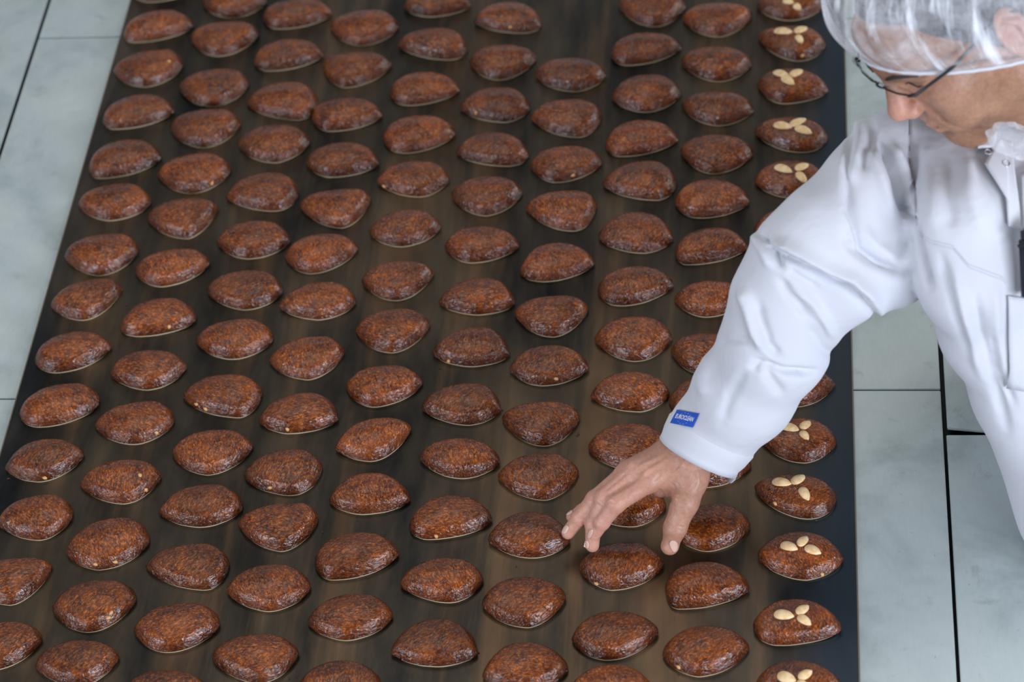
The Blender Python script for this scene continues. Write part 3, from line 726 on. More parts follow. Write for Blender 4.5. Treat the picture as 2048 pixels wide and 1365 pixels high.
fh.cone(hz(1250, 600, .080), hz(1100, 650, .078), .013, .012, .012)
P_ = [(hz(*j[:3]), j[3] * mm) for j in THUMB]
fh.chain(P_, .006); fh.ell(P_[3][0] + (P_[3][0] - P_[2][0]) * 0.12, [.0094, .0094, .0085], .004)
for nm in ('pinky', 'ring', 'middle', 'index'):
    P_ = [(hz(*j[:3]), j[3] * mm) for j in FING[nm]]
    g_ = Field(fh.lo, fh.lo + fh.h * (fh.n - 1), fh.h); g_.d = np.full(tuple(fh.n), 0.3, np.float32); g_.chain(P_, .003)
    a0 = P_[0][0]; t0 = (P_[1][0] - a0)
    # knuckle swellings
    for q_ in (1, 2):
        g_.ell(P_[q_][0], [P_[q_][1] * 0.99] * 3, .003)
    d = fh.d; e = g_.d; kk = .0022
    near = np.zeros_like(d)                      # a wider blend at the knuckle, a tight one between fingers
    X, Y, Z = np.meshgrid(*fh.ax, indexing='ij', sparse=True)
    rr_ = np.sqrt((X - a0[0]) ** 2 + (Y - a0[1]) ** 2 + (Z - a0[2]) ** 2); kk = .0018 + .008 * np.clip(1 - rr_ / .030, 0, 1)
    h_ = np.clip(0.5 + 0.5 * (d - e) / kk, 0, 1); fh.d = (d + (e - d) * h_ - kk * h_ * (1 - h_)).astype(np.float32)
Vh, Qh = fh.nets(); Vh = relax(Vh, Qh, 2)
def hs(*pts): return [(1080 + x / 4.402, 820 + y / 4.402) for x, y in pts]
Vh = sculpt(Vh, Qh, [(p, w_, d_ * 1.1, k) for p, w_, d_, k in [
    (hs((640, 770), (675, 810)), 2.2, .0008, 'g'), (hs((610, 800), (660, 830)), 2.0, .0008, 'g'), (hs((590, 770), (630, 800)), 3.0, .0006, 'r'),
    (hs((520, 800), (575, 845)), 2.0, .0007, 'g'), (hs((500, 830), (550, 860)), 2.0, .0006, 'g'), (hs((410, 770), (450, 800)), 2, .0006, 'g'),
    (hs((480, 980), (545, 1010)), 2, .0004, 'g'), (hs((1170, 1050), (1280, 1070)), 2.2, .0007, 'g'), (hs((1180, 1020), (1280, 1040)), 2.2, .0006, 'g'),
    (hs((1150, 420), (980, 520), (900, 580)), 5, .0012, 'r'), (hs((1080, 400), (860, 510)), 5, .0011, 'r'), (hs((1280, 440), (1190, 560), (1130, 640)), 4, .0010, 'r'),
    (hs((1200, 400), (1250, 500), (1200, 560)), 3, .0009, 'r'), (hs((1040, 700), (1090, 760), (1140, 830)), 4, .0016, 'g'), (hs((1140, 740), (1150, 820)), 3, .0018, 'g'), (hs((1190, 740), (1200, 800)), 4, .0012, 'r'),
    (hs((870, 600), (640, 740), (560, 800)), 4, .0010, 'g'), (hs((760, 560), (560, 720)), 4, .0010, 'g'),
    (hs((1060, 560), (1000, 640)), 3, .0006, 'g'), (hs((1380, 520), (1400, 640), (1360, 720)), 4, .0008, 'r'), (hs((1200, 640), (1260, 720), (1330, 740)), 2.5, .0005, 'g'), (hs((1150, 640), (1200, 700)), 2.5, .0005, 'g')]])

# --- head in its own axes (F forward, L to his left, U up; origin midway between the ears)
FL = RW @ np.array([-0.68, 0.73, 0.046]); FL /= np.linalg.norm(FL)
LL = RW @ np.array([0.35, 0.38, -0.85]); LL -= FL * (LL @ FL); LL /= np.linalg.norm(LL)
UL = np.cross(FL, LL)
HC = at(1938, 40, .575)
HS = 1.0
def hd(f, l, u): return HC + HS * mm * (f * FL + l * LL + u * UL)
def hV(V): return HC + HS * (V[:, :1] * FL + V[:, 1:2] * LL + V[:, 2:3] * UL)
m_ = lambda *a: np.array(a, float) * mm
f = Field(m_(-125, -105, -190), m_(150, 105, 140), 0.002)
f.ell(m_(-2, 0, 42), m_(97, 75, 86), .02)
f.ell(m_(42, 0, -14), m_(54, 60, 72), .02)
for s in (-1, 1):
    f.cone(m_(8, 50 * s, -48), m_(72, 16 * s, -88), .021, .017, .018)
    f.cone(m_(0, 58 * s, -10), m_(8, 52 * s, -50), .018, .019, .02)
    f.ell(m_(62, 43 * s, -12), m_(25, 19, 20), .018)
    f.ell(m_(66, 34 * s, -44), m_(22, 19, 24), .018)
    f.cone(m_(91, 8 * s, 31), m_(76, 46 * s, 30), .010, .009, .012)
f.ell(m_(76, 0, -84), m_(19, 23, 17), .014)
f.ell(m_(82, 0, -50), m_(17, 28, 26), .014)
f.ell(m_(80, 0, 52), m_(20, 48, 34), .02)
for s in (-1, 1):
    f.ell(m_(97, 31 * s, 12), m_(17, 15, 11), .008, 'sub')
    f.ell(m_(74, 31 * s, 12), m_(14.5, 14.5, 13.5), .004)
    f.cone(m_(87, 20 * s, 17), m_(83, 44 * s, 15), .0035, .0035, .003)
f.cone(m_(93, 0, 26), m_(111, 0, -9), .0085, .0110, .008)
f.ell(m_(112, 0, -14), m_(12.5, 11.5, 11), .006)
for s in (-1, 1):
    f.ell(m_(102, 11.5 * s, -19), m_(12, 7.5, 8.5), .005)
    f.ell(m_(105, 6.5 * s, -27), m_(6, 3.2, 3.5), .002, 'sub')
    f.chain([(m_(98, 18 * s, -19), .0022), (m_(90, 27 * s, -38), .0026), (m_(82, 33 * s, -62), .0022)], .007, 'sub')
    f.chain([(m_(84, 33 * s, -58), .0018), (m_(74, 38 * s, -74), .0018)], .006, 'sub')
f.cone(m_(95, 9, -46), m_(95, -9, -46), .0050, .0050, .006); f.cone(m_(95, 9, -47), m_(85, 25, -51), .0052, .003, .005); f.cone(m_(95, -9, -47), m_(85, -25, -51), .0052, .003, .005)
f.cone(m_(95, 10, -57), m_(95, -10, -57), .0056, .0056, .006); f.cone(m_(94, 10, -57), m_(84, 25, -52), .006, .003, .005); f.cone(m_(94, -10, -57), m_(84, -25, -52), .006, .003, .005)
f.chain([(m_(84, -28, -52.5), .0014), (m_(98, -12, -51.6), .0014), (m_(102.5, 0, -51.2), .0014), (m_(98, 12, -51.6), .0014), (m_(84, 28, -52.5), .0014)], .003, 'sub')
f.ell(m_(96, 0, -68), m_(8, 16, 5), .008, 'sub')
for s in (-1, 1):   # ears
    ea = np.array([[0.95, -0.35 * s * -1, -0.10], [0.30 * s * -1, 0.95, 0.0], [0.15, 0.0, 0.98]])
    ea = np.array([v_ / np.linalg.norm(v_) for v_ in ea])
    c_ = m_(-10, 80 * s, 4)
    f.ell(c_, m_(19, 8, 33), .004, 'add', ea); f.ell(c_ + m_(3, 7.5 * s, 4), m_(12, 6, 23), .004, 'sub', ea); f.cone(m_(-2, 79 * s, -2), m_(2, 80 * s, 8), .004, .004, .004)
    f.chain([(m_(-16, 85 * s, -10), .003), (m_(-18, 87 * s, 14), .003), (m_(-8, 86 * s, 25), .003)], .004)
f.cone(m_(-18, 0, -40), m_(-52, 0, -185), .060, .062, .022)
f.cone(m_(20, 0, -85), m_(-20, 0, -175), .030, .040, .03)
Vq, Qq = f.nets(); Vq = relax(Vq, Qq, 2); Vhead = hV(Vq)
# colour of flush: nose, lips, ears, knuckles
def flush_of(Vl):
    out = np.zeros(len(Vl))
    for c_, r_, a_ in [((111, 0, -14), 22, 0.9), ((98, 0, -52), 14, 0.8), ((-10, 84, 4), 36, 0.8), ((-10, -84, 4), 36, 0.8), ((72, 44, -10), 20, 0.35), ((78, 0, -92), 18, 0.3)]:
        out = np.maximum(out, a_ * np.exp(-(np.linalg.norm((Vl * 1000 - np.array(c_)), axis=1) / r_) ** 2))
    return out
fl_head = flush_of(Vq)
Ph = proj(Vh); hand_flush_light = .30 + .40 * np.clip((1345 - Ph[:, 0]) / 130, 0, 1)  # pink fingers, plus a lighter tone painted in for light the hand lacks
for (x, y), r_, a_ in [(hs((800, 490))[0], 14, .9), (hs((940, 545))[0], 16, .9), (hs((650, 800))[0], 14, .5), (hs((540, 800))[0], 12, .5), (hs((240, 1110))[0], 12, .6), (hs((470, 1210))[0], 12, .6), (hs((480, 1120))[0], 14, .5), (hs((1110, 1200))[0], 22, .5), (hs((280, 900))[0], 20, .5)]:
    hand_flush_light = np.maximum(hand_flush_light, a_ * np.exp(-((Ph[:, 0] - x) ** 2 + (Ph[:, 1] - y) ** 2) / r_ ** 2))

# --- trunk, arms and legs under the clothes (coarse; covered)
FT = np.array([-0.30, -0.954, 0.0]); RT = np.array([-0.954, 0.30, 0.0])       # where the chest faces, and his right
NECK = hd(-50, 0, -175)
SH_R = at(1800, 335, .375); SHC = NECK + np.array([-.03, -.01, -.085]); SH_L = 2 * SHC - SH_R
TR = [at(2068, 490, .25), at(2163, 690, .10), at(2262, 937, -.04)]          # right flank of the coat
PEL = TR[2] - RT * .10; HIPL = PEL - RT * 0.09 + np.array([0.02, 0, -.05]); HIPR = PEL + RT * 0.07 + np.array([0.02, 0, -.05])
EL = at(1590, 520, .345)
EL_L = SH_L + np.array([0.12, -0.03, -0.27]); HND_L = HIPL + FT * 0.12 - RT * 0.06 + np.array([0, 0, .03])
def pr(px, py, z, rpx):     # a ball seen at a pixel with a radius in pixels
    p = at(px, py, z); sc_ = F_PX / ((p - CAM) @ (RW @ np.array([0, 0, 1.0]))); return p, rpx / sc_
SL = [(1790, 320, .400, 100), (1730, 400, .395, 97), (1655, 465, .385, 96), (1597, 520, .362, 93), (1567, 600, .315, 100), (1550, 690, .262, 105), (1488, 788, .190, 97), (1424, 868, .132, 82), (1388, 914, .103, 74)]
sl = [pr(*q) for q in SL]
b = Field(np.array([.12, -.48, -.92]), np.array([1.35, .45, .62]), 0.012)
b.cone(NECK, SHC, .055, .06, .03); b.cone(sl[0][0] + np.array([.03, -.01, -.02]), SHC, .036, .05, .03); b.cone(SHC, SHC - RT * .12, .05, .045, .03)
b.chain([(SHC, .06), (TR[0] - RT * .09, .085), (TR[1] - RT * .10, .085), (PEL, .085)], .06)
b.chain([(p, min(.036, r * .75)) for p, r in sl[:8]], .02); b.chain([(SH_L, .055), (EL_L, .045), (HND_L, .035)], .03)
FOOT = [np.array([HIPR[0] + .02, HIPR[1] + .05, -.86]), np.array([HIPL[0] + .06, HIPL[1] - .03, -.86])]
for hip, ft in ((HIPR, FOOT[0]), (HIPL, FOOT[1])):
    kn = 0.5 * (hip + ft) + FT * 0.03; b.chain([(hip, .085), (kn, .058), (ft, .045)], .04)
Vb, Qb = b.nets(); Vb = relax(Vb, Qb, 1)
V_all = np.concatenate([Vhead, Vh, Vb]); Q_all = np.concatenate([Qq, Qh + len(Vhead), Qb + len(Vhead) + len(Vh)])
me = mesh_np('person', V_all, Q_all)
at_ = me.attributes.new('flush_light', 'FLOAT', 'POINT'); at_.data.foreach_set('value', np.concatenate([fl_head, hand_flush_light, np.zeros(len(Vb))]).astype(np.float32))
person = link('person', me, m_skin)
tag(person, 'person in white coat and hair net bending over the belt, reaching to a gingerbread', 'person')
bv_hand = BVHTree.FromPolygons([Vector(v) for v in Vh], [tuple(q) for q in Qh])
bv_head = BVHTree.FromPolygons([Vector(v) for v in Vhead], [tuple(q) for q in Qq])

def patch(name, quad, bv, mat_, parent, nu=10, nv=10, off=0.0015, thick=0.0012, shape=None, mats=None, bulge=0.0):
    "a thin sewn-on or grown-on piece laid over a surface: quad of photograph points, clockwise from upper left"
    a, b_, c, d = [np.array(p, float) for p in quad]; V = []; ok = True; last = None
    for j in range(nv + 1):
        for i in range(nu + 1):
            u, v = i / nu, j / nv
            if shape: u, v = shape(u, v)
            p = a * (1 - u) * (1 - v) + b_ * u * (1 - v) + c * u * v + d * (1 - u) * v
            h = bv.ray_cast(Vector(CAM), Vector(ray(*p)))
            if h[0] is None: V.append(None)
            else: V.append((np.array(h[0]), np.array(h[1]), p))
    dep = [np.linalg.norm(v[0] - CAM) for v in V if v is not None]
    if not dep: return None
    md = float(np.median(dep)); out = []
    nm_ = np.mean([v[1] for v in V if v is not None], 0); nm_ /= np.linalg.norm(nm_)
    k = 0; G = []
    for j in range(nv + 1):
        for i in range(nu + 1):
            v = V[k]; u_, v_ = i / nu, j / nv; k += 1
            bu = bulge * (1 - (2 * u_ - 1) ** 2) * (1 - (2 * v_ - 1) ** 2)
            if v is None:
                p = a * (1 - u_) * (1 - v_) + b_ * u_ * (1 - v_) + c * u_ * v_ + d * (1 - u_) * v_
                G.append(CAM + ray(*p) * md + nm_ * off)
            else: G.append(v[0] + v[1] * (off + bu))
    G = np.array(G); W_ = nu + 1; Fq = [(j * W_ + i, (j + 1) * W_ + i, (j + 1) * W_ + i + 1, j * W_ + i + 1) for j in range(nv) for i in range(nu)]
    me_ = mesh_of(name, G, Fq); o = link(name, me_, mat_, parent)
    me_.update()
    if (np.array(me_.polygons[len(Fq) // 2].normal) @ nm_) < 0: me_.flip_normals()
    so = o.modifiers.new('thickness', 'SOLIDIFY'); so.thickness = thick; so.offset = 1.0
    return o
def disc(u, v):
    a, b_ = 2 * u - 1, 2 * v - 1; return (a * math.sqrt(1 - b_ * b_ / 2) + 1) / 2, (b_ * math.sqrt(1 - a * a / 2) + 1) / 2
for quad in ([(1120, 1165), (1195, 1140), (1222, 1210), (1185, 1280)], [(385, 1205), (400, 1145), (435, 1160), (430, 1235)], [(410, 1130), (445, 1045), (480, 1060), (440, 1140)],
             [(182, 1092), (225, 1008), (262, 1030), (230, 1100)], [(222, 935), (270, 885), (300, 893), (262, 930)]):
    patch('fingernail', hs(*quad), bv_hand, m_nail, person, 8, 8, 0.0002, 0.0005, disc, bulge=0.0004)

# --- hair: cropped dark grey cap, receding at the brow
def shell(c_, r_, ax_f, ang, nu=64, nv=22, f_=None):
    pass
V = []; Fq = []; nu, nv = 64, 20
for j in range(nv + 1):
    for i in range(nu):
        ph = 2 * math.pi * i / nu; ca, sa = math.cos(ph), math.sin(ph)
        low = np.interp((1 + ca) / 2, [0, 0.25, 0.5, 0.72, 0.85, 1.0], [-70, -55, -15, 50, 84, 94])      # hairline height: nape ... temple ... brow
        top = 132.0; tt = j / nv; u = low + (top - low) * math.sin(tt * math.pi / 2)
        z = (u - 42) / 89.0; rad = math.sqrt(max(0, 1 - min(1, z * z))) if u > 42 else 1.0 - 0.10 * ((42 - u) / 110) ** 2
        V.append(hd(-2 + ca * 100 * rad, sa * 78.5 * rad, u))
for j in range(nv):
    for i in range(nu): Fq.append((j * nu + i, j * nu + (i + 1) % nu, (j + 1) * nu + (i + 1) % nu, (j + 1) * nu + i))
link('hair', mesh_of('hair', V, Fq), m_hair, person)
# eyebrows, lashes
def head_ridge(name, pts, r, mt, lift_=0.0005):
    P3 = []
    for p in pts:
        h = bv_head.find_nearest(Vector(hd(*p))); P3.append(np.array(h[0]) + np.array(h[1]) * lift_)
    me_ = tube_mesh(name, P3, r, 8); return link(name, me_, mt, person)
m_brow = mat('dark_eyebrow', (0.03, 0.024, 0.022), 0.7)
for s in (1, -1):
    head_ridge('eyebrow', [(100, 12 * s, 33), (100, 20 * s, 36), (96, 30 * s, 39), (90, 40 * s, 38), (82, 49 * s, 33)], [.0010, .0021, .0024, .0019, .0008], m_brow)
    head_ridge('eyelashes', [(92, 14 * s, 14), (93, 20 * s, 12), (92, 28 * s, 11), (89, 36 * s, 13), (85, 42 * s, 15)], [.0005, .0009, .0010, .0009, .0005], m_brow)

# --- spectacles, slid low on the nose
sp = []
LT = 27      # height of the lower rim line seen from above
for s in (1, -1):
    rim = [hd(110, 8 * s, LT - 2), hd(111, 14 * s, LT - 1), hd(109, 36 * s, LT), hd(104, 53 * s, LT - 1), hd(100, 58 * s, LT - 1)]
    topr = [hd(101, 59 * s, LT + 8), hd(105, 54 * s, LT + 15), hd(110, 36 * s, LT + 16), hd(112, 16 * s, LT + 13), hd(111, 9 * s, LT + 7)]
    sp.append((rim, topr, s))
gl_root = link('spectacles', tube_mesh('spectacles', [hd(109, 9, 22), hd(112, 5, 25), hd(112.5, 0, 25.5), hd(112, -5, 25), hd(109, -9, 22)], .0012, 8), m_blackplastic, person)
tag(gl_root, 'thin black framed spectacles')
for rim, topr, s in sp:
    link('rim', tube_mesh('rim', rim, .0012, 8), m_blackplastic, gl_root)
    rim = rim + topr; n = len(rim); cen = sum(rim) / n
    link('lens', mesh_of('lens', rim + [cen], [(i, (i + 1) % n, n) for i in range(n)]), m_lens, gl_root)
    tpl = [hd(105, 53 * s, LT - 1), hd(101, 62 * s, LT), hd(60, 76 * s, 27), hd(20, 81 * s, 30), hd(-12, 82 * s, 31), hd(-28, 80 * s, 18), hd(-32, 78 * s, 2)]
    link('temple_arm', tube_mesh('temple_arm', tpl, [.0017, .0020, .0019, .0016, .0015, .0014, .0012], 8), m_blackplastic, gl_root)

# --- hair net: a loose pleated bag of fleece gathered in a rim above the brow and below the ears
d1 = np.array([0.80, 0, 0.60]); dn = np.array([-0.60, 0, 0.80]); C0 = np.array([5, 0, -21.5])
nu, nv = 220, 44; V = []; UV = []; rngn = np.random.default_rng(3)
ple = [(rngn.integers(9, 60), rngn.uniform(0, 6.28), rngn.uniform(0.3, 1)) for _ in range(16)]
def pleat(ph, lv): return sum(a * math.sin(k * ph + p0 + 1.5 * lv * math.sin(2 * ph + p0)) for k, p0, a in ple) / 5.0
def net_pt(ph, t, extra=0.0):
    ca, sa = math.cos(ph), math.sin(ph)
    hgt = math.sin(t * math.pi / 2); n_ = 2.7; s_ = max(0.0, 1 - hgt ** n_) ** (1 / n_)
    puff = 1 + 0.17 * (1 - math.exp(-t * 9)) * (0.55 + 0.45 * ca)
    pl = pleat(ph, t) * (0.9 + 3.0 * math.exp(-((t - 0.22) / 0.25) ** 2)) * (1 - 0.6 * t) * min(1, t * 8 + 0.15)
    sg = 30 * math.sin(math.pi * min(1, hgt)) ** 0.8
    lump_ = 2.2 * math.sin(3 * ph + 4 * t) + 1.8 * math.sin(5 * ph - 6 * t + 1)
    ra = (122 if ca > 0 else 106) * puff + pl + lump_ * min(1, t * 4) + extra; rb = 86 + 17 * (1 - math.exp(-t * 7)) + pl + lump_ * min(1, t * 4) + extra
    p = C0 + d1 * (ca * ra * s_ + sg) + np.array([0, 1.0, 0]) * sa * rb * s_ + dn * (hgt * 158)
    return p
for j in range(nv + 1):
    for i in range(nu): V.append(hd(*net_pt(2 * math.pi * i / nu, j / nv)))
Fq = [(j * nu + i, j * nu + (i + 1) % nu, (j + 1) * nu + (i + 1) % nu, (j + 1) * nu + i) for j in range(nv) for i in range(nu)]
me = mesh_of('hair_net', V, Fq); uvl = me.uv_layers.new(name='UVMap')
for pol in me.polygons:
    for li in pol.loop_indices:
        vi = me.loops[li].vertex_index; j, i = divmod(vi, nu); u = i / nu
        if i == 0 and any(me.loops[q].vertex_index % nu == nu - 1 for q in pol.loop_indices): u = 1.0
        uvl.data[li].uv = (u, j / nv)
net = link('hair_net', me, m_net, person); tag(net, 'translucent white fleece hair net with gathered rim')
link('gathered_rim', tube_mesh('gathered_rim', [hd(*net_pt(2 * math.pi * i / 120, 0.0, 1.5 + 0.6 * math.sin(i * 2.1))) for i in range(120)], .0021, 8, True), m_cloth, net)

# --- coat
c = Field(np.array([.15, -.50, -.50]), np.array([1.25, .40, .53]), 0.005)
c.chain(sl, .020)
c.chain([pr(1765, 520, .345, 98), pr(1700, 560, .345, 74), pr(1640, 610, .310, 72)], .025)
c.chain([pr(1800, 400, .365, 112), pr(1778, 510, .330, 94)], .03)
c2 = Field(c.lo, c.lo + c.h * (c.n - 1), c.h); c2.d = np.full(tuple(c.n), 0.3, np.float32)
c2.chain([pr(1835, 330, .39, 100), pr(1930, 400, .37, 128), pr(2040, 440, .36, 148), pr(2160, 490, .36, 150)], .04)
for k, rr_ in ((0, .120), (.10, .125), (.2, .120)):
    c2.chain([(TR[0] - RT * k + np.array([0, 0, .07]), rr_ * .95), (TR[0] - RT * k, rr_), (TR[1] - RT * k, rr_), (TR[2] - RT * k, rr_ * 1.05), (TR[2] - RT * k + np.array([.05, 0, -.36]), rr_ * 1.1)], .04)
c2.chain([pr(1922, 350, .405, 92), pr(1924, 450, .405, 92), pr(1942, 560, .355, 96), pr(1988, 655, .270, 100), pr(2064, 785, .170, 108), pr(2128, 895, .105, 120), pr(2174, 1010, .072, 130), (np.array([.735, -.32, -.12]), .085), (np.array([.75, -.31, -.37]), .10)], .03)
c2.chain([(SH_L, .078), (at(2160, 490, .36), .075)], .04)
d, e, kk = c.d, c2.d, .005; h_ = np.clip(0.5 + 0.5 * (d - e) / kk, 0, 1); c.d = (d + (e - d) * h_ - kk * h_ * (1 - h_)).astype(np.float32); del c2
c.chain([(SH_L, .078), (EL_L, .068), (HND_L, .055)], .03)
c.cone(HC + (NECK - HC) * 0.72, NECK + (NECK - HC) * 0.05, .066, .064, .006, 'sub')
fo = (sl[-1][0] - sl[-2][0]); fo /= np.linalg.norm(fo)
# the sleeve ends in a straight cut
X, Y, Z = np.meshgrid(*c.ax, indexing='ij', sparse=True)
cut_n = np.cross(at(1446, 940, .085) - at(1326, 882, .115), RW @ np.array([0.13, -0.14, 1.0])); cut_n /= np.linalg.norm(cut_n)
if cut_n @ fo < 0: cut_n = -cut_n
cp = at(1394, 905, .107); pl_ = (X - cp[0]) * cut_n[0] + (Y - cp[1]) * cut_n[1] + (Z - cp[2]) * cut_n[2]
nearc = np.sqrt((X - cp[0]) ** 2 + (Y - cp[1]) ** 2 + (Z - cp[2]) ** 2) < .13
c.d = np.where(nearc, np.maximum(c.d, pl_), c.d).astype(np.float32)
Vc, Qc = c.nets(); Vc = relax(Vc, Qc, 2); Vc, Qc = subdivide(Vc, Qc); Vc = relax(Vc, Qc, 2)
def zz(pts, ox, oy, sc_): return [(ox + x / sc_, oy + y / sc_) for x, y in pts]
e2 = lambda *p: zz(p, 1400, 420, 4.014)
t3 = lambda *p: zz(p, 1348, 0, 2.923)
t6 = lambda *p: zz(p, 1348, 450, 2.923)
strokes = [
    ([(1815, 552), (1760, 530), (1720, 502), (1690, 424), (1687, 351), (1703, 262)], 24, .0045, 's'),
    ([(1828, 440), (1836, 490), (1848, 535), (1860, 575)], 8, .010, 'g'), ([(1815, 470), (1800, 520), (1820, 560)], 14, .004, 'g'),
    (e2((560, 290), (680, 340), (850, 420), (1000, 500), (1200, 590), (1320, 690), (1450, 860)), 15, .0085, 's'),
    (e2((480, 180), (540, 260), (590, 360), (660, 470)), 8, .0065, 'g'), (e2((420, 200), (500, 330), (560, 460)), 9, .003, 'r'),
    (e2((330, 620), (400, 800), (450, 980), (520, 1120)), 14, .0065, 'r'), (e2((460, 760), (490, 900), (560, 1100), (640, 1180)), 10, .0050, 'g'),
    (e2((640, 560), (720, 680), (800, 760), (860, 860)), 9, .0042, 'g'), (e2((760, 640), (900, 740), (1000, 880), (1080, 1040)), 12, .0042, 'r'),
    (e2((700, 480), (820, 560), (960, 640)), 10, .003, 'g'), (e2((520, 1230), (700, 1310), (900, 1320)), 8, .0045, 'g'), (e2((480, 1200), (420, 1300)), 12, .004, 'g'),
    (e2((150, 1055), (400, 1050)), 7, .0025, 'g'), (e2((860, 940), (980, 1100), (1060, 1180)), 12, .003, 'g'),
    (e2((1170, 180), (1210, 290), (1330, 380), (1500, 470), (1640, 520)), 13, .0055, 'g'), (e2((1290, 160), (1420, 310), (1560, 400), (1700, 520)), 16, .004, 'r'),
    (t3((1205, 800), (1250, 920), (1300, 1040), (1320, 1160), (1400, 1320)), 9, .0085, 'g'), (t3((1130, 860), (1190, 980), (1230, 1100), (1280, 1250)), 12, .0045, 'r'),
    (t3((1290, 850), (1350, 1000), (1380, 1120)), 9, .005, 'r'),
    (t3((1080, 680), (1090, 800), (1060, 920), (1010, 1080)), 16, .005, 'r'), (t3((1150, 720), (1140, 860), (1090, 1000)), 12, .004, 'g'),
    (t3((1380, 650), (1385, 900), (1400, 1100), (1420, 1340)), 4, .004, 'g'),
    (t3((1480, 800), (1500, 1100), (1520, 1350)), 22, .003, 'r'), (t3((1620, 900), (1600, 1150), (1620, 1340)), 18, .003, 'g'), (t3((1720, 900), (1730, 1150), (1790, 1350)), 18, .003, 'r'),
    (t6((1640, 260), (1700, 560), (1800, 880)), 12, .004, 'r'), (t6((1560, 180), (1640, 480), (1740, 760)), 10, .0035, 'g'), (t6((1760, 420), (1800, 640), (1870, 900), (1950, 1200)), 12, .0045, 'g'),
    (t6((1880, 360), (1880, 640), (1930, 900)), 12, .003, 'r'), (t6((1860, 620), (1900, 860), (1990, 1050)), 8, .004, 'g'),
    (t6((230, 760), (160, 900), (170, 1000)), 14, .003, 'r'), (t6((520, 790), (560, 900), (640, 1000)), 12, .003, 'g'), (t6((640, 850), (860, 860)), 8, .003, 'g'), (t6((420, 850), (330, 1000), (280, 1150)), 12, .002, 'g'),
]
Vc = sculpt(Vc, Qc, [(p, w_ * 0.9, d_ * 1.45, k) for p, w_, d_, k in strokes]); Vc = relax(Vc, Qc, 1)
m_ = (Vc[:, 0] < .613) & (Vc[:, 2] < .006) & (Vc[:, 1] < .3)          # the coat rests against the edge of the conveyor
Vc[:, 2] = np.where(m_ & (Vc[:, 2] > -.02), .006, Vc[:, 2]); m_ = (Vc[:, 0] < .613) & (Vc[:, 2] < .0055); Vc[:, 0] = np.where(m_, .613, Vc[:, 0])
coat = link('coat', mesh_np('coat', Vc, Qc), m_cloth, person); tag(coat, 'white long-sleeved work coat')
bv_coat = BVHTree.FromPolygons([Vector(v) for v in Vc], [tuple(q) for q in Qc])

# cuff: hem of the sleeve, doubled cloth with an open pointed slit
ex = np.cross(cut_n, RW @ np.array([0, 0, 1.0])); ex /= np.linalg.norm(ex); ey = np.cross(cut_n, ex)
nq = 64; rings = []
def sec(o_, extra):
    R_ = []
    for k in range(nq):
        a = 2 * math.pi * k / nq; d_ = math.cos(a) * ex + math.sin(a) * ey; st_ = o_ + d_ * .12
        h = bv_coat.ray_cast(Vector(st_), Vector(-d_), .12); R_.append((np.array(h[0]) if h[0] is not None else o_ + d_ * .04) + d_ * extra)
    R_ = np.array(R_)
    for _ in range(4): R_ = 0.25 * np.roll(R_, 1, 0) + 0.5 * R_ + 0.25 * np.roll(R_, -1, 0)
    return R_
cdir = (at(1345, 990, .075) - cp); cdir = cut_n
b0 = sec(cp - cut_n * .036, -.0025); b1 = sec(cp - cut_n * .026, .0022); b2 = sec(cp - cut_n * .012, .0024); b3 = sec(cp - cut_n * .003, .0026)
cc_ = b3.mean(0); tgt = at(1450, 945, .085); an0 = math.atan2((tgt - cc_) @ ey, (tgt - cc_) @ ex); b4 = b3.copy(); b5 = b3.copy()
for k in range(nq):
    a = 2 * math.pi * k / nq; da = (a - an0 + math.pi) % (2 * math.pi) - math.pi; ext = .006 + .014 * math.exp(-(da / .36) ** 2); fl = .0015 * math.exp(-(da / .5) ** 2)
    rad = (b3[k] - cc_); rad /= np.linalg.norm(rad); b4[k] = b3[k] + cut_n * ext + rad * fl; b5[k] = b3[k] + cut_n * (ext - .0006) - rad * (.0022 - fl)
b6 = b3 - (b3 - cc_) * .06 - cut_n * .002
rings = [b0, b1, b2, b3, b4, b5, b6]
link('cuff', mesh_of('cuff', np.concatenate(rings), [(i * nq + k, i * nq + (k + 1) % nq, (i + 1) * nq + (k + 1) % nq, (i + 1) * nq + k) for i in range(len(rings) - 1) for k in range(nq)]), m_cloth, coat)
# collar stand, lapel, placket, pocket
def px_patch(name, quad, mt=m_cloth, parent=coat, **kw): return patch(name, quad, bv_coat, mt, parent, **kw)
px_patch('lapel', [(1996, 288), (2021, 294), (2034, 462), (2008, 452)], nu=8, nv=24, off=.006, thick=.0018)
px_patch('lapel_corner', [(1997, 287), (2010, 330), (2008, 410), (1964, 338)], nu=8, nv=10, off=.007, thick=.0018)
px_patch('collar', [(1952, 268), (1990, 272), (1988, 304), (1953, 306)], nu=8, nv=8, off=.006, thick=.002)
px_patch('front_facing', [(2040, 352), (2075, 340), (2100, 640), (2046, 600)], nu=8, nv=20, off=.004, thick=.002)
px_patch('breast_pocket', [(2012, 590), (2110, 600), (2130, 800), (2016, 770)], nu=10, nv=14, off=.003, thick=.0018)
def ring(px, py, r, name='snap_button', parent=coat):
    h = bv_coat.ray_cast(Vector(CAM), Vector(ray(px, py)))
    if h[0] is None: return
    q = h[1].to_track_quat('Z', 'Y').to_matrix(); pts = [np.array(h[0] + h[1] * .0088 + q @ Vector((r * math.cos(a), r * math.sin(a), 0))) for a in np.linspace(0, 2 * math.pi, 24, endpoint=False)]
    link(name, tube_mesh(name, pts, .0007, 6, True), m_snap, parent)
ring(2007, 338, .0040); ring(1972, 316, .0032)
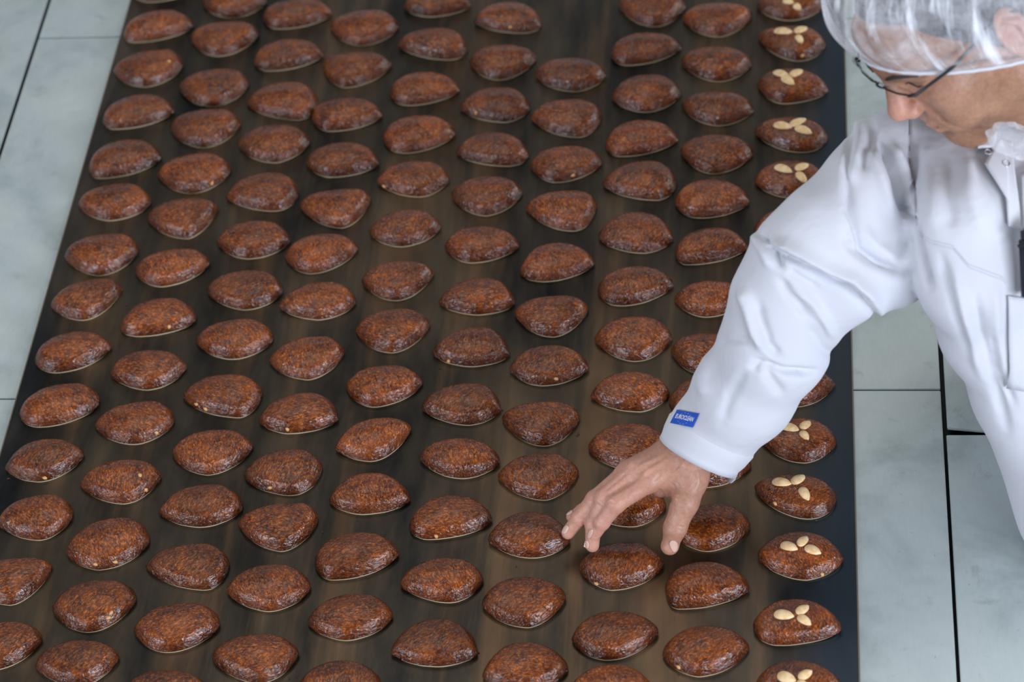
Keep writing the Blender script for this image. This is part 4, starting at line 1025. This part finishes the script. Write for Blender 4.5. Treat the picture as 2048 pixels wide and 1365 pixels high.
def seam(pts, r=.0006, off=.0003):
    P3 = []
    for (x0, y0), (x1, y1) in zip(pts[:-1], pts[1:]):
        n = max(2, int(math.hypot(x1 - x0, y1 - y0) / 6))
        for t in np.linspace(0, 1, n, endpoint=False):
            h = bv_coat.ray_cast(Vector(CAM), Vector(ray(x0 + (x1 - x0) * t, y0 + (y1 - y0) * t)))
            if h[0] is not None: P3.append(np.array(h[0] + h[1] * off))
    if len(P3) > 2: link('seam', tube_mesh('seam', P3, r, 6), m_cloth, coat)
y_ = t6((1430, 40), (1500, 90), (1630, 120), (1720, 230), (1900, 300), (1945, 335)); seam(y_); seam([(x + 2, y + 7) for x, y in y_])
seam(t3((1380, 650), (1385, 900), (1400, 1100), (1420, 1340)))
# woven label on the cuff, with its lettering and ring of stars
TQ = [(1357, 821), (1400, 827), (1387, 855), (1343, 847)]
lab = px_patch('cuff_label', TQ, m_blue, nu=12, nv=6, off=.0012, thick=.0008)
tag(lab, 'blue woven label reading EUROCLEAN')
def lab_pt(u, v, off):
    a, b_, c_, d_ = [np.array(p, float) for p in TQ]; p = a * (1 - u) * (1 - v) + b_ * u * (1 - v) + c_ * u * v + d_ * (1 - u) * v
    h = bv_coat.ray_cast(Vector(CAM), Vector(ray(*p))); return np.array(h[0]) + np.array(h[1]) * off
fc = bpy.data.curves.new('lettering', 'FONT'); fc.body = 'EUROCLEAN'; fc.size = 1.0; fc.resolution_u = 3; fc.offset = 0.012
fo_ = bpy.data.objects.new('lettering_curve', fc); COL.objects.link(fo_); dg = bpy.context.evaluated_depsgraph_get(); dg.update()
mt_ = bpy.data.meshes.new_from_object(fo_.evaluated_get(dg)); bpy.data.objects.remove(fo_)
co = np.array([v.co[:] for v in mt_.vertices]); x0, x1 = co[:, 0].min(), co[:, 0].max(); y0, y1 = co[:, 1].min(), co[:, 1].max()
Vt = [lab_pt(.10 + .80 * (x - x0) / (x1 - x0), .60 - .32 * (y - y0) / (y1 - y0), .0023) for x, y, _ in co]
Ft = [tuple(p.vertices) for p in mt_.polygons]; n0 = len(Vt); Fm = [1] * len(Ft)
for k in range(12):
    a = 2 * math.pi * (k + .5) / 12; u, v = .5 + .27 * math.cos(a), .5 + .40 * math.sin(a)
    if .22 < v < .68: continue
    pp = []
    for q in range(10):
        r_ = .022 if q % 2 == 0 else .010; aa = math.pi / 2 + q * math.pi / 5; pp.append(len(Vt)); Vt.append(lab_pt(u + r_ * math.cos(aa), v - 1.7 * r_ * math.sin(aa), .0023))
    Ft.append(tuple(pp)); Fm.append(2)
mod = lab.modifiers[0]; dg = bpy.context.evaluated_depsgraph_get(); dg.update(); ml = bpy.data.meshes.new_from_object(lab.evaluated_get(dg))
Vl = [v.co[:] for v in ml.vertices]; Fl = [tuple(p.vertices) for p in ml.polygons]; n1 = len(Vl)
lab.modifiers.clear(); me = mesh_of('cuff_label', Vl + [tuple(v) for v in Vt], Fl + [tuple(i + n1 for i in p) for p in Ft])
me.materials.append(m_blue); me.materials.append(m_white); me.materials.append(m_gold)
me.polygons.foreach_set('material_index', [0] * len(Fl) + Fm); lab.data = me

# --- gauze of a beard net bunched below the jaw
V = []; Fq = []; cb = at(2032, 282, .50); nu, nv = 28, 18
for j in range(nv + 1):
    for i in range(nu):
        th = math.pi * j / nv; ph = 2 * math.pi * i / nu; r_ = .023 * (1 + .12 * math.sin(2 * ph + 2 * th + 1) + .07 * math.sin(5 * ph - 3 * th) + .05 * math.sin(3 * ph + 7 * th))
        d_ = RW @ np.array([1.35 * math.sin(th) * math.cos(ph), 0.68 * math.cos(th) + 0.35 * math.sin(th) * math.cos(ph), 0.8 * math.sin(th) * math.sin(ph)]); V.append(cb + r_ * d_)
Fq = [(j * nu + i, j * nu + (i + 1) % nu, (j + 1) * nu + (i + 1) % nu, (j + 1) * nu + i) for j in range(nv) for i in range(nu)]
link('beard_net', mesh_of('beard_net', V, Fq), m_beard, person)

# --- trousers and shoes below the coat
tq = Field(np.array([.70, -.40, -.90]), np.array([1.30, .40, -.05]), 0.010)
for hip, ft in ((HIPR, FOOT[0]), (HIPL, FOOT[1])):
    kn = 0.5 * (hip + ft) + FT * 0.03; tq.chain([(hip, .098), (kn, .075), (ft, .068)], .03)
Vt_, Qt_ = tq.nets(); link('trousers', mesh_np('trousers', relax(Vt_, Qt_, 2), Qt_), m_trouser, person)
for ft in FOOT:
    s_ = Field(ft + np.array([-.25, -.28, -.05]), ft + np.array([.2, .2, .12]), .006)
    s_.chain([(ft + np.array([0, 0, .03]) - FT * .03, .048), (ft + FT * .07 + np.array([0, 0, .0]), .040), (ft + FT * .17 + np.array([0, 0, -.005]), .033)], .03)
    Vs, Qs = s_.nets(); Vs = relax(Vs, Qs, 2); Vs[:, 2] = np.maximum(Vs[:, 2], -.8995); link('shoe', mesh_np('shoe', Vs, Qs), m_shoe, person)

# --- dark device clipped in the breast pocket
h = bv_coat.ray_cast(Vector(CAM), Vector(ray(2093, 524)))
if h[0] is not None:
    cc = np.array(h[0]) + np.array(h[1]) * .016; up_ = RW @ np.array([0.04, -1.0, 0.0])
    nrm = np.array(h[1]); up_ = up_ - nrm * (up_ @ nrm); up_ /= np.linalg.norm(up_); sd_ = np.cross(up_, nrm)
    def slab(name, w_, hgt, dpt, cu, cn, mt, par, bev=.004):
        bm = bmesh.new(); box_bm(bm, (-w_ / 2, -hgt / 2, -dpt / 2), (w_ / 2, hgt / 2, dpt / 2)); bmesh.ops.bevel(bm, geom=bm.edges[:], offset=bev, segments=3, affect='EDGES')
        R4 = Matrix([[sd_[i], up_[i], nrm[i]] for i in range(3)]).to_4x4(); R4.translation = Vector(cc + up_ * cu + nrm * cn); bm.transform(R4)
        return bm_obj(name, bm, mt, par, True)
    dev = slab('handheld_device', .040, .066, .016, -.002, .004, m_device, None)
    tag(dev, 'dark navy handheld device tucked in the breast pocket of the white coat', 'device')
    slab('device_cap', .034, .016, .020, .033, .004, m_device, dev); slab('device_band', .0405, .004, .0175, .022, .004, m_blackplastic, dev, .001)
